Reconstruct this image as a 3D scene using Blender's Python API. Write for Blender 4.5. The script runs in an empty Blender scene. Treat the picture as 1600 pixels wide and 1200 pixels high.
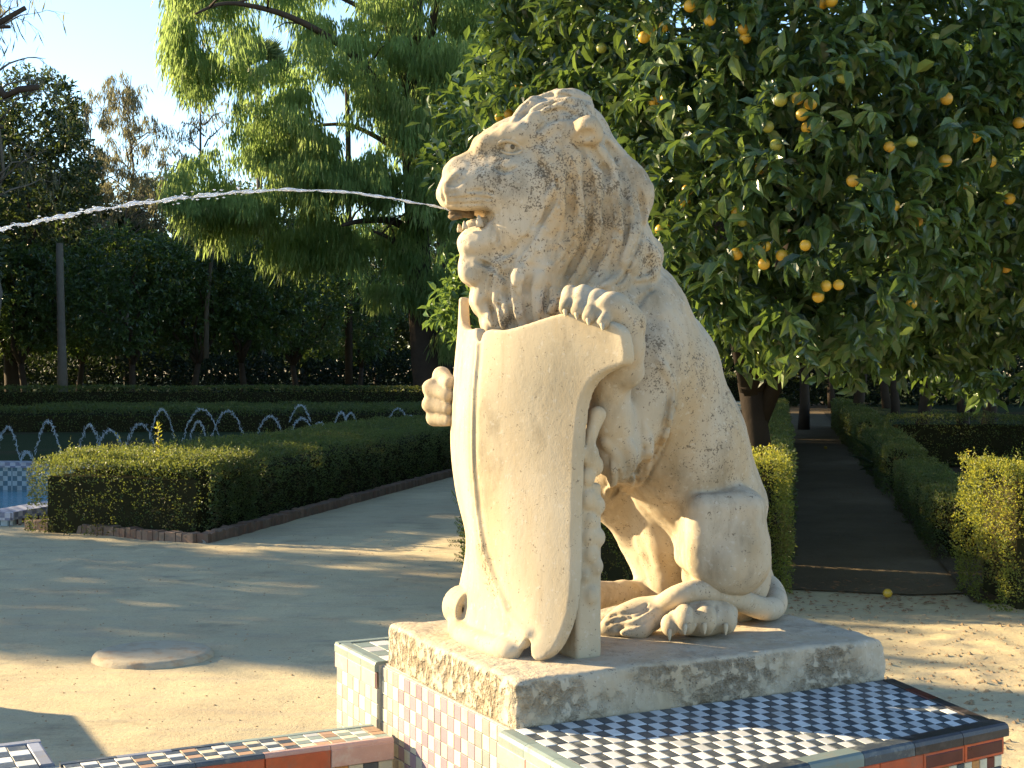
import bpy, bmesh, math, random, time
import numpy as np
from mathutils import Vector, Matrix
random.seed(7); RNG = np.random.default_rng(11)
T0 = time.time()
S = bpy.context.scene
COL = S.collection

# ------------------------------------------------------------------ camera
cam_d = bpy.data.cameras.new('camera'); cam = bpy.data.objects.new('camera', cam_d); COL.objects.link(cam)
cam.location = (0, 0, 1.6); cam.rotation_euler = (math.pi/2, 0, 0)
cam_d.sensor_width = 36; cam_d.lens = 2208/1600*36; cam_d.shift_y = -35/1600
cam_d.clip_start = .05; cam_d.clip_end = 2000
S.camera = cam

# ------------------------------------------------------------------ sky, sun, exposure
SUN_EL = math.radians(19.0)
SUN_H = Vector((-.92, .39, 0)).normalized()          # horizontal direction towards the sun
sun_to = Vector((SUN_H.x*math.cos(SUN_EL), SUN_H.y*math.cos(SUN_EL), math.sin(SUN_EL)))
world = bpy.data.worlds.new('World'); S.world = world; world.use_nodes = True
wn = world.node_tree.nodes; wl = world.node_tree.links
bg = wn['Background']; sky = wn.new('ShaderNodeTexSky'); sky.sky_type = 'NISHITA'; sky.sun_disc = False
sky.sun_elevation = SUN_EL; sky.sun_rotation = math.atan2(SUN_H.x, SUN_H.y)
sky.altitude = 0; sky.air_density = 1.0; sky.dust_density = 0.15; sky.ozone_density = 2.5
wl.new(sky.outputs[0], bg.inputs[0]); bg.inputs[1].default_value = .084
sun_d = bpy.data.lights.new('sun', 'SUN'); sun_d.energy = 4.5; sun_d.angle = math.radians(.6); sun_d.color = (1, .79, .47)
sun = bpy.data.objects.new('sun', sun_d); COL.objects.link(sun); sun.location = (-30, 12, 20)
sun.rotation_euler = (-sun_to).to_track_quat('-Z', 'Y').to_euler()
S.view_settings.view_transform = 'Standard'; S.view_settings.look = 'None'
S.view_settings.exposure = 2.08; S.view_settings.gamma = 1; S.view_settings.use_curve_mapping = False
S.render.engine = 'CYCLES'; S.cycles.max_bounces = 6; S.cycles.transparent_max_bounces = 8
try: S.cycles.use_denoising = True
except Exception: pass

# ------------------------------------------------------------------ helpers
def tag(o, label=None, cat=None, group=None, kind=None):
    if label: o['label'] = label
    if cat: o['category'] = cat
    if group: o['group'] = group
    if kind: o['kind'] = kind
    return o
def empty(name, loc=(0, 0, 0), rz=0.0, label=None, cat=None, group=None):
    o = bpy.data.objects.new(name, None); COL.objects.link(o); o.location = loc; o.rotation_euler.z = rz
    o.empty_display_size = .1
    return tag(o, label, cat, group)
def mesh_np(name, v, faces, smooth=True):
    """v (n,3) array; faces: (m,k) int array with k 3 or 4"""
    me = bpy.data.meshes.new(name); v = np.asarray(v, np.float32); f = np.asarray(faces, np.int32)
    me.vertices.add(len(v)); me.vertices.foreach_set('co', v.ravel())
    k = f.shape[1]; me.loops.add(f.size); me.loops.foreach_set('vertex_index', f.ravel())
    me.polygons.add(len(f)); me.polygons.foreach_set('loop_start', np.arange(0, f.size, k, dtype=np.int32))
    me.polygons.foreach_set('use_smooth', np.full(len(f), smooth)); me.update(calc_edges=True); me.validate(); return me
def add_obj(name, me, mat=None, parent=None, loc=None, rot=None):
    o = bpy.data.objects.new(name, me); COL.objects.link(o)
    if mat is not None and hasattr(me, 'materials') and len(me.materials) == 0: me.materials.append(mat)
    if parent is not None: o.parent = parent
    if loc is not None: o.location = loc
    if rot is not None: o.rotation_euler = rot
    return o
class MB:
    """collects verts and faces (any polygon) for one mesh"""
    def __init__(s): s.v = []; s.f = []; s.sm = []
    def add(s, vs, fs, smooth=False):
        n = len(s.v); s.v += [tuple(map(float, p)) for p in vs]; s.f += [tuple(i+n for i in f) for f in fs]; s.sm += [smooth]*len(fs)
    def box(s, x0, x1, y0, y1, z0, z1, fn=None):
        vs = [(x, y, z) for z in (z0, z1) for y in (y0, y1) for x in (x0, x1)]
        if fn: vs = [fn(*p) for p in vs]
        s.add(vs, [(0, 2, 3, 1), (4, 5, 7, 6), (0, 1, 5, 4), (2, 6, 7, 3), (0, 4, 6, 2), (1, 3, 7, 5)])
    def cushion(s, x0, x1, y0, y1, z0, z1, c, fn=None):
        """box with chamfered top edges (bevel c)"""
        vs = [(x0, y0, z0), (x1, y0, z0), (x1, y1, z0), (x0, y1, z0), (x0, y0, z1-c), (x1, y0, z1-c), (x1, y1, z1-c), (x0, y1, z1-c),
              (x0+c, y0+c, z1), (x1-c, y0+c, z1), (x1-c, y1-c, z1), (x0+c, y1-c, z1)]
        if fn: vs = [fn(*p) for p in vs]
        s.add(vs, [(3, 2, 1, 0), (0, 1, 5, 4), (1, 2, 6, 5), (2, 3, 7, 6), (3, 0, 4, 7), (4, 5, 9, 8), (5, 6, 10, 9), (6, 7, 11, 10), (7, 4, 8, 11), (8, 9, 10, 11)])
    def tube(s, pts, rad, n=8, cap=True):
        pts = [Vector(p) for p in pts]; m = len(pts)
        if not hasattr(rad, '__len__'): rad = [rad]*m
        vs = []; ref = None
        for i, p in enumerate(pts):
            d = (pts[min(i+1, m-1)]-pts[max(i-1, 0)]).normalized()
            if ref is None: ref = d.orthogonal().normalized()
            u = (ref-d*ref.dot(d)); u = u.normalized() if u.length > 1e-6 else d.orthogonal().normalized()
            ref = u; w = d.cross(u)
            for k in range(n):
                a = 2*math.pi*k/n; vs.append(p+(u*math.cos(a)+w*math.sin(a))*rad[i])
        fs = [(i*n+k, i*n+(k+1) % n, (i+1)*n+(k+1) % n, (i+1)*n+k) for i in range(m-1) for k in range(n)]
        if cap: fs += [tuple(range(n))[::-1], tuple((m-1)*n+k for k in range(n))]
        s.add(vs, fs, True)
    def build(s, name, mat=None, parent=None, **kw):
        me = bpy.data.meshes.new(name); me.from_pydata(s.v, [], s.f)
        me.polygons.foreach_set('use_smooth', s.sm); me.update()
        return add_obj(name, me, mat, parent, **kw)

# ---- material helpers
class NT:
    def __init__(s, name):
        s.m = bpy.data.materials.new(name); s.m.use_nodes = True; s.n = s.m.node_tree.nodes; s.l = s.m.node_tree.links
        s.p = s.n['Principled BSDF']; s.out = s.n['Material Output']
    def node(s, t, **kw):
        x = s.n.new(t)
        for k, v in kw.items(): setattr(x, k, v)
        return x
    def set(s, sock, v):
        if isinstance(v, bpy.types.NodeSocket): s.l.new(v, sock)
        else: sock.default_value = v
    def coord(s, kind='Object'): return s.node('ShaderNodeTexCoord').outputs[kind]
    def pos(s): return s.node('ShaderNodeNewGeometry').outputs['Position']
    def noise(s, vec, scale, detail=4, rough=.55, out='Fac', dist=0):
        x = s.node('ShaderNodeTexNoise'); s.l.new(vec, x.inputs['Vector']); x.inputs['Scale'].default_value = scale
        x.inputs['Detail'].default_value = detail; x.inputs['Roughness'].default_value = rough; x.inputs['Distortion'].default_value = dist
        return x.outputs[out]
    def voro(s, vec, scale, feature='F1', out='Distance'):
        x = s.node('ShaderNodeTexVoronoi', feature=feature); s.l.new(vec, x.inputs['Vector']); x.inputs['Scale'].default_value = scale
        return x.outputs[out]
    def ramp(s, fac, stops, interp='LINEAR'):
        x = s.node('ShaderNodeValToRGB'); x.color_ramp.interpolation = interp; e = x.color_ramp.elements
        while len(e) < len(stops): e.new(.5)
        for i, (p, c) in enumerate(stops):
            e[i].position = p; e[i].color = (*c, 1) if hasattr(c, '__len__') else (c, c, c, 1)
        s.l.new(fac, x.inputs[0]); return x.outputs[0]
    def mix(s, fac, a, b, mode='MIX'):
        x = s.node('ShaderNodeMix', data_type='RGBA', blend_type=mode)
        s.set(x.inputs['Factor'], fac)
        for sk, v in ((x.inputs[6], a), (x.inputs[7], b)):
            s.set(sk, (*v, 1) if (not isinstance(v, bpy.types.NodeSocket) and len(v) == 3) else v)
        return x.outputs[2]
    def math(s, op, a, b=0.0, clamp=False):
        x = s.node('ShaderNodeMath', operation=op); x.use_clamp = clamp; s.set(x.inputs[0], a); s.set(x.inputs[1], b); return x.outputs[0]
    def sep(s, vec):
        x = s.node('ShaderNodeSeparateXYZ'); s.l.new(vec, x.inputs[0]); return x.outputs
    def map(s, vec, scale=(1, 1, 1), loc=(0, 0, 0), rot=(0, 0, 0)):
        x = s.node('ShaderNodeMapping'); s.l.new(vec, x.inputs[0]); x.inputs['Scale'].default_value = scale
        x.inputs['Location'].default_value = loc; x.inputs['Rotation'].default_value = rot; return x.outputs[0]
    def bump(s, h, strength=.3, dist=.01, normal=None):
        x = s.node('ShaderNodeBump'); x.inputs['Strength'].default_value = strength; x.inputs['Distance'].default_value = dist
        s.l.new(h, x.inputs['Height'])
        if normal is not None: s.l.new(normal, x.inputs['Normal'])
        return x.outputs[0]
    def done(s, color=None, rough=.8, normal=None, spec=.5, trans=None):
        if color is not None: s.set(s.p.inputs['Base Color'], (*color, 1) if (not isinstance(color, bpy.types.NodeSocket) and len(color) == 3) else color)
        s.set(s.p.inputs['Roughness'], rough); s.p.inputs['Specular IOR Level'].default_value = spec
        if normal is not None: s.l.new(normal, s.p.inputs['Normal'])
        return s.m
def simple_mat(name, color, rough=.7, spec=.4, var=.15, scale=8.0, bump=0.0, bscale=60.0):
    t = NT(name); c = t.coord('Object'); n = t.noise(c, scale, 5)
    col = t.mix(n, tuple(x*(1-var) for x in color), tuple(min(1, x*(1+var)) for x in color))
    nrm = t.bump(t.noise(c, bscale, 6), bump, .01) if bump else None
    return t.done(col, rough, nrm, spec)

# ------------------------------------------------------------------ plinth frame: a runs back along the slab, b across it, z up
P1 = Vector((.0076, 3.33, 0)); AX = Vector((.889, .457, 0)).normalized(); BX = Vector((-.457, .889, 0)).normalized(); ZS = .85
SLAB_L, SLAB_W, SLAB_T = 1.135, .829, .122
def W(a, b, z=0.0): p = P1+AX*a+BX*b; return Vector((p.x, p.y, ZS+z))
def PB(px, py, b):
    """point of the vertical plane at distance b across the slab that lies on the line of sight of a photo position"""
    k = (px-800)/2208; a = (k*(P1.y+BX.y*b)-P1.x-BX.x*b)/(AX.x-AX.y*k)
    p = P1+AX*a+BX*b; return Vector((p.x, p.y, 1.6-(py-565)/2208*p.y))
# ------------------------------------------------------------------ numpy value noise
def _hash(i, j, k, seed):
    n = (i*374761393+j*668265263+k*2147483647+seed*974634777) & 0xffffffff
    n = ((n ^ (n >> 13))*1274126177) & 0xffffffff
    return ((n ^ (n >> 16)) & 0xffff)/65535.0
def vnoise(x, y, z, seed=0):
    x, y, z = np.broadcast_arrays(x, y, z); xi = np.floor(x).astype(np.int64); yi = np.floor(y).astype(np.int64); zi_ = np.floor(z).astype(np.int64)
    fx, fy, fz = x-xi, y-yi, z-zi_; fx = fx*fx*(3-2*fx); fy = fy*fy*(3-2*fy); fz = fz*fz*(3-2*fz); r = 0
    for a in (0, 1):
        for b in (0, 1):
            for c in (0, 1):
                r = r+_hash(xi+a, yi+b, zi_+c, seed)*np.where(a, fx, 1-fx)*np.where(b, fy, 1-fy)*np.where(c, fz, 1-fz)
    return r
def fbm(x, y, z, oct=4, seed=0):
    r = 0; a = .5; t = 0
    for o in range(oct): r = r+a*vnoise(x, y, z, seed+o); t += a; a *= .5; x = x*2.03; y = y*2.03; z = z*2.03
    return r/t

# ------------------------------------------------------------------ sculpting: signed distance fields on a grid, meshed by surface nets
class Field:
    def __init__(s, lo, hi, h):
        s.lo = np.array(lo, float); s.h = h; s.n = np.ceil((np.array(hi)-s.lo)/h).astype(int)+1
        s.f = np.full(s.n, .5, np.float32)
        s.ax = [(s.lo[i]+h*np.arange(s.n[i])).astype(np.float32) for i in range(3)]
    def region(s, lo, hi):
        i0 = np.maximum(0, np.floor((np.array(lo)-s.lo)/s.h).astype(int)); i1 = np.minimum(s.n, np.ceil((np.array(hi)-s.lo)/s.h).astype(int)+1)
        if np.any(i1 <= i0): return None
        sl = tuple(slice(a, b) for a, b in zip(i0, i1))
        return sl, s.ax[0][sl[0]][:, None, None], s.ax[1][sl[1]][None, :, None], s.ax[2][sl[2]][None, None, :]
    def put(s, lo, hi, dist, k=.02, mode='add'):
        m = k+.03; r = s.region(np.array(lo)-m, np.array(hi)+m)
        if r is None: return
        sl, X, Y, Z = r; d = dist(X, Y, Z).astype(np.float32); a = s.f[sl]
        if mode == 'sub': d = -d; h = np.clip(.5-.5*(d-a)/k, 0, 1); s.f[sl] = a*h*0+ (a*(1-(1-h)) + 0) if False else -(smin(-a, -d, k))
        elif mode == 'int': s.f[sl] = -(smin(-a, -d, k))
        else: s.f[sl] = smin(a, d, k)
    def ell(s, c, r, k=.02, mode='add', R=None):
        c = np.array(c, float); r = np.array(r, float); Rm = np.eye(3) if R is None else np.array(R, float)   # rows: local axes
        ext = np.sqrt(((Rm.T*r)**2).sum(1))
        def dist(X, Y, Z):
            dx, dy, dz = X-c[0], Y-c[1], Z-c[2]
            q = [Rm[i][0]*dx+Rm[i][1]*dy+Rm[i][2]*dz for i in range(3)]
            k0 = np.sqrt(sum((q[i]/r[i])**2 for i in range(3))); k1 = np.sqrt(sum((q[i]/r[i]**2)**2 for i in range(3)))
            return k0*(k0-1)/np.maximum(k1, 1e-6)
        s.put(c-ext, c+ext, dist, k, mode)
    def cone(s, p, q, r1, r2, k=.02, mode='add'):
        p = np.array(p, float); q = np.array(q, float); d = q-p; L2 = max(float(d@d), 1e-9)
        lo = np.minimum(p-r1, q-r2); hi = np.maximum(p+r1, q+r2)
        def dist(X, Y, Z):
            t = np.clip(((X-p[0])*d[0]+(Y-p[1])*d[1]+(Z-p[2])*d[2])/L2, 0, 1)
            return np.sqrt((X-p[0]-t*d[0])**2+(Y-p[1]-t*d[1])**2+(Z-p[2]-t*d[2])**2)-(r1+(r2-r1)*t)
        s.put(lo, hi, dist, k, mode)
    def chain(s, pts, rad, k=.02, mode='add'):
        for i in range(len(pts)-1): s.cone(pts[i], pts[i+1], rad[i], rad[i+1], k, mode)
    def box(s, c, r, rnd, k=.02, mode='add', R=None):
        c = np.array(c, float); r = np.array(r, float)-rnd; Rm = np.eye(3) if R is None else np.array(R, float); e = r+rnd
        ext = np.abs(Rm.T)@e
        def dist(X, Y, Z):
            dx, dy, dz = X-c[0], Y-c[1], Z-c[2]
            q = [np.abs(Rm[i][0]*dx+Rm[i][1]*dy+Rm[i][2]*dz)-r[i] for i in range(3)]
            o = np.sqrt(sum(np.maximum(x, 0)**2 for x in q)); return o+np.minimum(np.maximum(np.maximum(q[0], q[1]), q[2]), 0)-rnd
        s.put(c-ext, c+ext, dist, k, mode)
    def at(s, p):
        i = np.round((np.asarray(p)-s.lo)/s.h).astype(int)
        if np.any(i < 0) or np.any(i >= s.n): return .5
        return float(s.f[tuple(i)])
    def hit(s, px, py, y0, y1):
        """first surface point met by the line of sight of a photo position between depths y0 and y1"""
        k = (px-800)/2208; kz = (565-py)/2208
        for Y in np.arange(y0, y1, .003):
            if s.at((k*Y, Y, 1.6+kz*Y)) < 0: return Vector((k*Y, Y, 1.6+kz*Y))
        return None
    def mesh(s, name):
        f = s.f; neg = f < 0; nx, ny, nz = f.shape
        cnt = np.zeros((nx-1, ny-1, nz-1), np.int8)
        for i in (0, 1):
            for j in (0, 1):
                for k in (0, 1): cnt += neg[i:nx-1+i, j:ny-1+j, k:nz-1+k]
        cells = np.argwhere((cnt > 0) & (cnt < 8)); idx = np.full(cnt.shape, -1, np.int32)
        idx[tuple(cells.T)] = np.arange(len(cells))
        acc = np.zeros((len(cells), 3)); num = np.zeros(len(cells)); ci = cells
        C = [(i, j, k) for i in (0, 1) for j in (0, 1) for k in (0, 1)]
        vals = {c: f[ci[:, 0]+c[0], ci[:, 1]+c[1], ci[:, 2]+c[2]] for c in C}
        for a in C:
            for ax in range(3):
                if a[ax] == 1: continue
                b = list(a); b[ax] = 1; b = tuple(b); fa, fb = vals[a], vals[b]; m = (fa < 0) != (fb < 0)
                t = np.where(m, fa/np.where(m, fa-fb, 1), 0)
                p = np.array(a, float)[None, :]+t[:, None]*(np.array(b)-np.array(a))[None, :]
                acc += np.where(m[:, None], p, 0); num += m
        v = s.lo+(ci+acc/num[:, None])*s.h; quads = []
        for ax in range(3):
            u, w = (ax+1) % 3, (ax+2) % 3
            sl0 = [slice(1, -1)]*3; sl0[ax] = slice(0, -1); sl1 = list(sl0); sl1[ax] = slice(1, None)
            A, B = neg[tuple(sl0)], neg[tuple(sl1)]; e = np.argwhere(A != B); off = np.array([1, 1, 1]); off[ax] = 0; e = e+off
            flip = neg[tuple(e.T)]
            def cell(du, dw):
                c = e.copy(); c[:, u] -= du; c[:, w] -= dw; return idx[tuple(c.T)]
            q = np.stack([cell(1, 1), cell(0, 1), cell(0, 0), cell(1, 0)], 1)
            q[~flip] = q[~flip][:, ::-1]; quads.append(q)
        q = np.concatenate(quads); q = q[(q >= 0).all(1)]
        return mesh_np(name, v, q)
def smin(a, b, k):
    h = np.clip(.5+.5*(b-a)/k, 0, 1); return b+(a-b)*h-k*h*(1-h)

# head frame: the head is turned a little towards the far side of the slab
HN = Vector((.211, -.977, 0)).normalized(); HP = W(.45, .415)
HF = Vector((-.977, -.211, 0)).normalized()
def PH(px, py, s_=0.0):
    k = (px-800)/2208; Y = (s_+HN.x*HP.x+HN.y*HP.y)/(HN.x*k+HN.y)
    return Vector((k*Y, Y, 1.6-(py-565)/2208*Y))
def MH(p):
    p = Vector(p); d = HN.x*(p.x-HP.x)+HN.y*(p.y-HP.y); return p-HN*2*d
def frame(pitch=0.0, yaw=0.0, f0=None):
    """rows: forward, side, up of an ellipsoid, pitched (up positive) and yawed towards the camera"""
    f = (f0 or HF).copy(); f.rotate(Matrix.Rotation(yaw, 3, 'Z')); sd = Vector((0, 0, 1)).cross(f)
    up = Vector((0, 0, 1)); R = Matrix.Rotation(-pitch, 3, sd); f = R @ f; up = R @ up
    return [tuple(f), tuple(sd), tuple(up)]
BF = -AX
VOX = .005
F = Field((-.30, 3.22, .80), (.98, 4.62, 2.42), VOX)
def both(fn, *pts, mirror=MH):
    fn(*pts); fn(*[mirror(p) for p in pts])

# ---- trunk
FB = frame(0, 0, BF)
F.cone(PB(920, 500, .415), PB(1005, 590, .415), .19, .210, .03)
F.cone(PB(1005, 590, .415), PB(1058, 690, .415), .205, .185, .05)
F.cone(PB(1058, 690, .415), PB(1112, 790, .415), .185, .160, .06)
F.ell(PB(1135, 880, .47), (.112, .16, .19), .05, R=FB)
F.cone(PB(1085, 775, .50), PB(1092, 905, .52), .085, .085, .04)
F.cone(PB(1085, 800, .40), PB(1092, 900, .42), .05, .05, .03)
F.ell(PB(985, 500, .415), (.15, .19, .17), .05, R=FB)
# ---- near hind leg: squared thigh, shin, foot
HB = frame(0, math.radians(-22), BF)
F.box(PB(1124, 832, .29), (.110, .13, .118), .045, .014, R=HB)
F.ell(PB(1128, 880, .235), (.085, .09, .085), .02, R=HB)
F.ell(PB(1145, 860, .25), (.095, .115, .125), .03, R=HB)
F.cone(PB(1150, 800, .24), PB(1158, 880, .22), .07, .07, .03)
F.cone(PB(1120, 905, .32), PB(1112, 955, .27), .07, .055, .03)
# ---- far hind leg
for bb_ in (.50, .56, .62, .66):
    F.cone(W(.635+.075, bb_, .37), W(.700+.060, bb_, .22), .072, .060, .02); F.cone(W(.700+.060, bb_, .22), W(.752+.045, .5*bb_+.5*.60, .07), .060, .046, .02)
F.cone(PB(950, 765, .64), PB(985, 815, .64), .085, .06, .03)
F.chain([PB(1043, 925, .63), PB(975, 926, .62), PB(915, 932, .62)], [.045, .034, .045], .02)
F.cone(PB(965, 750, .60), PB(1080, 770, .56), .05, .12, .04)
# ---- near arm: shoulder, elbow, forearm up to the paw
F.ell(PB(1010, 585, .27), (.092, .075, .175), .06, R=frame(math.radians(10), 0, BF))
F.chain([PB(1008, 560, .25), PB(1000, 640, .25), PB(972, 700, .24)], [.075, .068, .060], .05)
F.chain([PB(960, 712, .22), PB(953, 650, .20), PB(955, 590, .17), PB(970, 540, .12)], [.060, .054, .05, .044], .03)
F.chain([PB(980, 580, .12), PB(978, 545, .09), PB(968, 510, .085)], [.045, .042, .040], .02)
# ---- far arm reaching round to the shield's far edge
F.chain([PB(930, 560, .62), PB(800, 640, .70), PB(715, 625, .74)], [.08, .06, .045], .04)
# ---- neck, mane, head volumes
F.ell(PH(886, 300, 0), (.148, .165, .262), .03, R=frame(0))
F.ell(PH(938, 335, 0), (.122, .155, .20), .04, R=frame(0))
F.ell(PH(955, 395, 0), (.115, .165, .11), .04, R=frame(0))
F.ell(PH(840, 430, .0), (.15, .135, .155), .04, R=frame(math.radians(-15)))
F.ell(PH(830, 500, 0), (.13, .12, .085), .03, R=frame(0))
F.ell(PH(1003, 398, -.03), (.055, .10, .055), .02, R=frame(0))
F.ell(PH(880, 222, 0), (.110, .112, .100), .04, R=frame(0))
F.ell(PH(870, 183, 0), (.090, .095, .046), .015, R=frame(math.radians(4)))
F.ell(PH(768, 418, 0), (.06, .06, .035), .02, R=frame(0))
F.ell(PH(825, 265, 0), (.115, .10, .10), .03, R=frame(math.radians(-10)))
# forehead / brows
F.cone(PH(842, 240, 0), PH(778, 242, 0), .074, .055, .03)
both(lambda p, q: F.cone(p, q, .024, .029, .024), PH(760, 225, .040), PH(812, 212, .078))
F.cone(PH(752, 226, 0), PH(800, 205, 0), .024, .030, .02)
F.chain([PH(790, 219, 0), PH(815, 214, 0), PH(842, 205, 0)], [.045, .052, .060], .03)
both(lambda p, q: F.cone(p, q, .03, .035, .03), PH(800, 212, .05), PH(838, 203, .06))
# muzzle bridge and nose
F.cone(PH(790, 253, 0), PH(722, 268, 0), .064, .044, .03)
F.ell(PH(709, 270, 0), (.027, .036, .024), .014, R=frame(math.radians(-20)))
both(lambda p: F.ell(p, (.017, .012, .015), .010, R=frame(0)), PH(713, 272, .032))
both(lambda p: F.ell(p, (.034, .018, .022), .02, R=frame(math.radians(-15))), PH(730, 278, .046))
# upper lips
both(lambda p: F.ell(p, (.074, .044, .048), .030, R=frame(math.radians(3))), PH(729, 301, .034))
F.ell(PH(704, 304, 0), (.030, .036, .036), .02, R=frame(0))
both(lambda p: F.ell(p, (.095, .048, .070), .04, R=frame(math.radians(-12))), PH(785, 290, .062))
# cheeks and jaw
both(lambda p: F.ell(p, (.085, .055, .10), .04, R=frame(0)), PH(818, 315, .075))
both(lambda p, q: F.cone(p, q, .036, .062, .03), PH(748, 380, .024), PH(805, 362, .062))
F.ell(PH(748, 381, 0), (.060, .056, .048), .02, R=frame(math.radians(-4)))
# mouth opening
F.ell(PH(718, 342, 0), (.075, .12, .022), .007, 'sub', R=frame(math.radians(-4)))
F.ell(PH(747, 341, 0), (.036, .14, .018), .006, 'sub', R=frame(0))
both(lambda p, q: F.cone(p, q, .044, .036, .03), PH(775, 272, .040), PH(722, 285, .020))
F.ell(PH(778, 341, 0), (.032, .060, .030), .008, R=frame(0))
# nostrils

# eye sockets, eyeballs are parts; lids
both(lambda p: F.ell(p, (.036, .024, .020), .008, 'sub', R=frame(math.radians(-8))), PH(795, 232, .108))
# chin beard lumps
for (x, y, s_, r) in ((734, 412, 0, .026), (731, 424, .018, .022), (742, 432, .022, .024), (757, 455, .01, .026), (748, 414, .03, .022),
                      (762, 480, .0, .028), (770, 505, .02, .03)):
    F.ell(PH(x, y, s_), (r*1.0, r*1.2, r*1.2), .014, R=frame(0)); F.ell(MH(PH(x, y, s_)), (r*1.0, r*1.2, r*1.2), .014, R=frame(0))
# ears
EARS = []
for g in ((lambda p: p), MH):
    EARS.append(g)

# ---- locks of the mane: curves laid on the surface of the volumes already there
def smooth_curve(pts, n):
    pts = np.array(pts, float); t = np.linspace(0, len(pts)-1, n); out = []
    for x in t:
        i = min(int(x), len(pts)-2); f = x-i; p0 = pts[max(i-1, 0)]; p1 = pts[i]; p2 = pts[i+1]; p3 = pts[min(i+2, len(pts)-1)]
        out.append(.5*((2*p1)+(-p0+p2)*f+(2*p0-5*p1+4*p2-p3)*f*f+(-p0+3*p1-3*p2+p3)*f**3))
    return np.array(out)
def lay(pts, n, y0=3.4, y1=4.4):
    c = smooth_curve(pts, n); out = []
    for x, y in c:
        h = F.hit(x, y, y0, y1)
        if h is not None: out.append(h)
    return out
def carve(pts, r, k=.005, mode='sub', mir=True):
    c = lay(pts, 18); 
    if len(c) > 3:
        rr_ = [r*(.45+.55*math.sin(math.pi*t)) for t in np.linspace(0, 1, len(c))]; F.chain(c, rr_, k, mode)
        if mir: F.chain([MH(p) for p in c], rr_, k, mode)
for q_ in ([(700, 286), (708, 288), (718, 285), (726, 278)], [(689, 292), (690, 305), (694, 318)]): carve(q_, .0045)
carve([(705, 283), (709, 281), (713, 277), (714, 273)], .0060, .004)
for q_ in ([(704, 303), (730, 299), (755, 299), (772, 303)], [(700, 311), (725, 309), (752, 309), (768, 311)], [(698, 319), (722, 318), (748, 318), (766, 319)]): carve(q_, .0035, .004)
carve([(843, 252), (857, 285), (851, 322), (834, 357), (810, 386), (788, 401)], .0095, .005)
carve([(770, 352), (778, 366), (776, 384)], .004); carve([(775, 262), (790, 268), (806, 262)], .004, .008)
LOCKS = [  # (points, start radius, middle radius, lift)
    ([(862, 245), (876, 275), (877, 310), (868, 345), (850, 378), (825, 415), (808, 455)], .012, .030),
    ([(880, 235), (900, 280), (906, 325), (893, 375), (868, 415), (850, 460), (842, 500)], .014, .034),
    ([(905, 238), (930, 285), (935, 335), (925, 385), (902, 430), (875, 465)], .014, .034),
    ([(930, 232), (958, 285), (965, 335), (957, 390), (935, 435)], .016, .036),
    ([(948, 212), (982, 262), (995, 315), (994, 365), (975, 415), (950, 445)], .016, .036),
    ([(846, 236), (866, 268), (864, 305), (850, 338), (830, 372), (806, 398), (788, 412)], .014, .024),
    ([(802, 190), (822, 168), (850, 154), (880, 150), (908, 158), (925, 178)], .012, .024),
    ([(826, 196), (848, 178), (876, 168), (902, 176), (918, 190)], .012, .024),
    ([(848, 212), (868, 196), (890, 192), (903, 200)], .010, .020),
    ([(790, 410), (775, 440), (780, 478), (790, 512)], .014, .028),
    ([(820, 415), (806, 448), (810, 485), (820, 515)], .014, .030),
    ([(765, 420), (752, 440), (760, 475), (772, 508)], .012, .024),
    ([(845, 430), (838, 460), (842, 490), (848, 510)], .012, .026),
    ([(872, 440), (872, 470), (862, 500)], .014, .026),
    ([(985, 380), (985, 410), (965, 440), (930, 455)], .016, .030),
    ([(1012, 380), (1022, 405), (1010, 430), (985, 440)], .016, .026),
    # hair along the elbow and the front of the chest
    ([(945, 690), (960, 720), (962, 755), (950, 772)], .012, .020),
    ([(975, 690), (985, 725), (980, 755), (965, 770)], .012, .020),
    ([(1000, 660), (1012, 700), (1003, 735), (985, 758)], .010, .018),
    ([(1030, 560), (1045, 610), (1038, 670), (1015, 725)], .010, .016),
]
laid = []; rs0 = random.Random(5)
for pts, r0, r1 in LOCKS:
    ph = rs0.uniform(0, 6.28); q = [(x+5.5*math.sin(ph+i*1.9), y) for i, (x, y) in enumerate(pts)]; laid.append((lay(q, 26), r0, r1))
for c, r0, r1 in laid:
    n = len(c)
    if n < 4: continue
    rad = [max(.004, (r0+(r1-r0)*min(1, 3*t))*(1 if t < .6 else 1-(t-.6)/.4*.75)) for t in np.linspace(0, 1, n)]
    w0 = rs0.uniform(0, 6); rad = [r*(1+.22*math.sin(w0+i_*.55)) for i_, r in enumerate(rad)]
    c2 = [p+Vector((0, .52*r, 0)) for p, r in zip(c, rad)]
    F.chain(c2, rad, .005)
    if min(p.z for p in c) > 1.60 and max(p.z for p in c) < 2.24:     # the far side of the mane mirrors the near one
        F.chain([MH(p) for p in c2], rad, .006)
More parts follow.
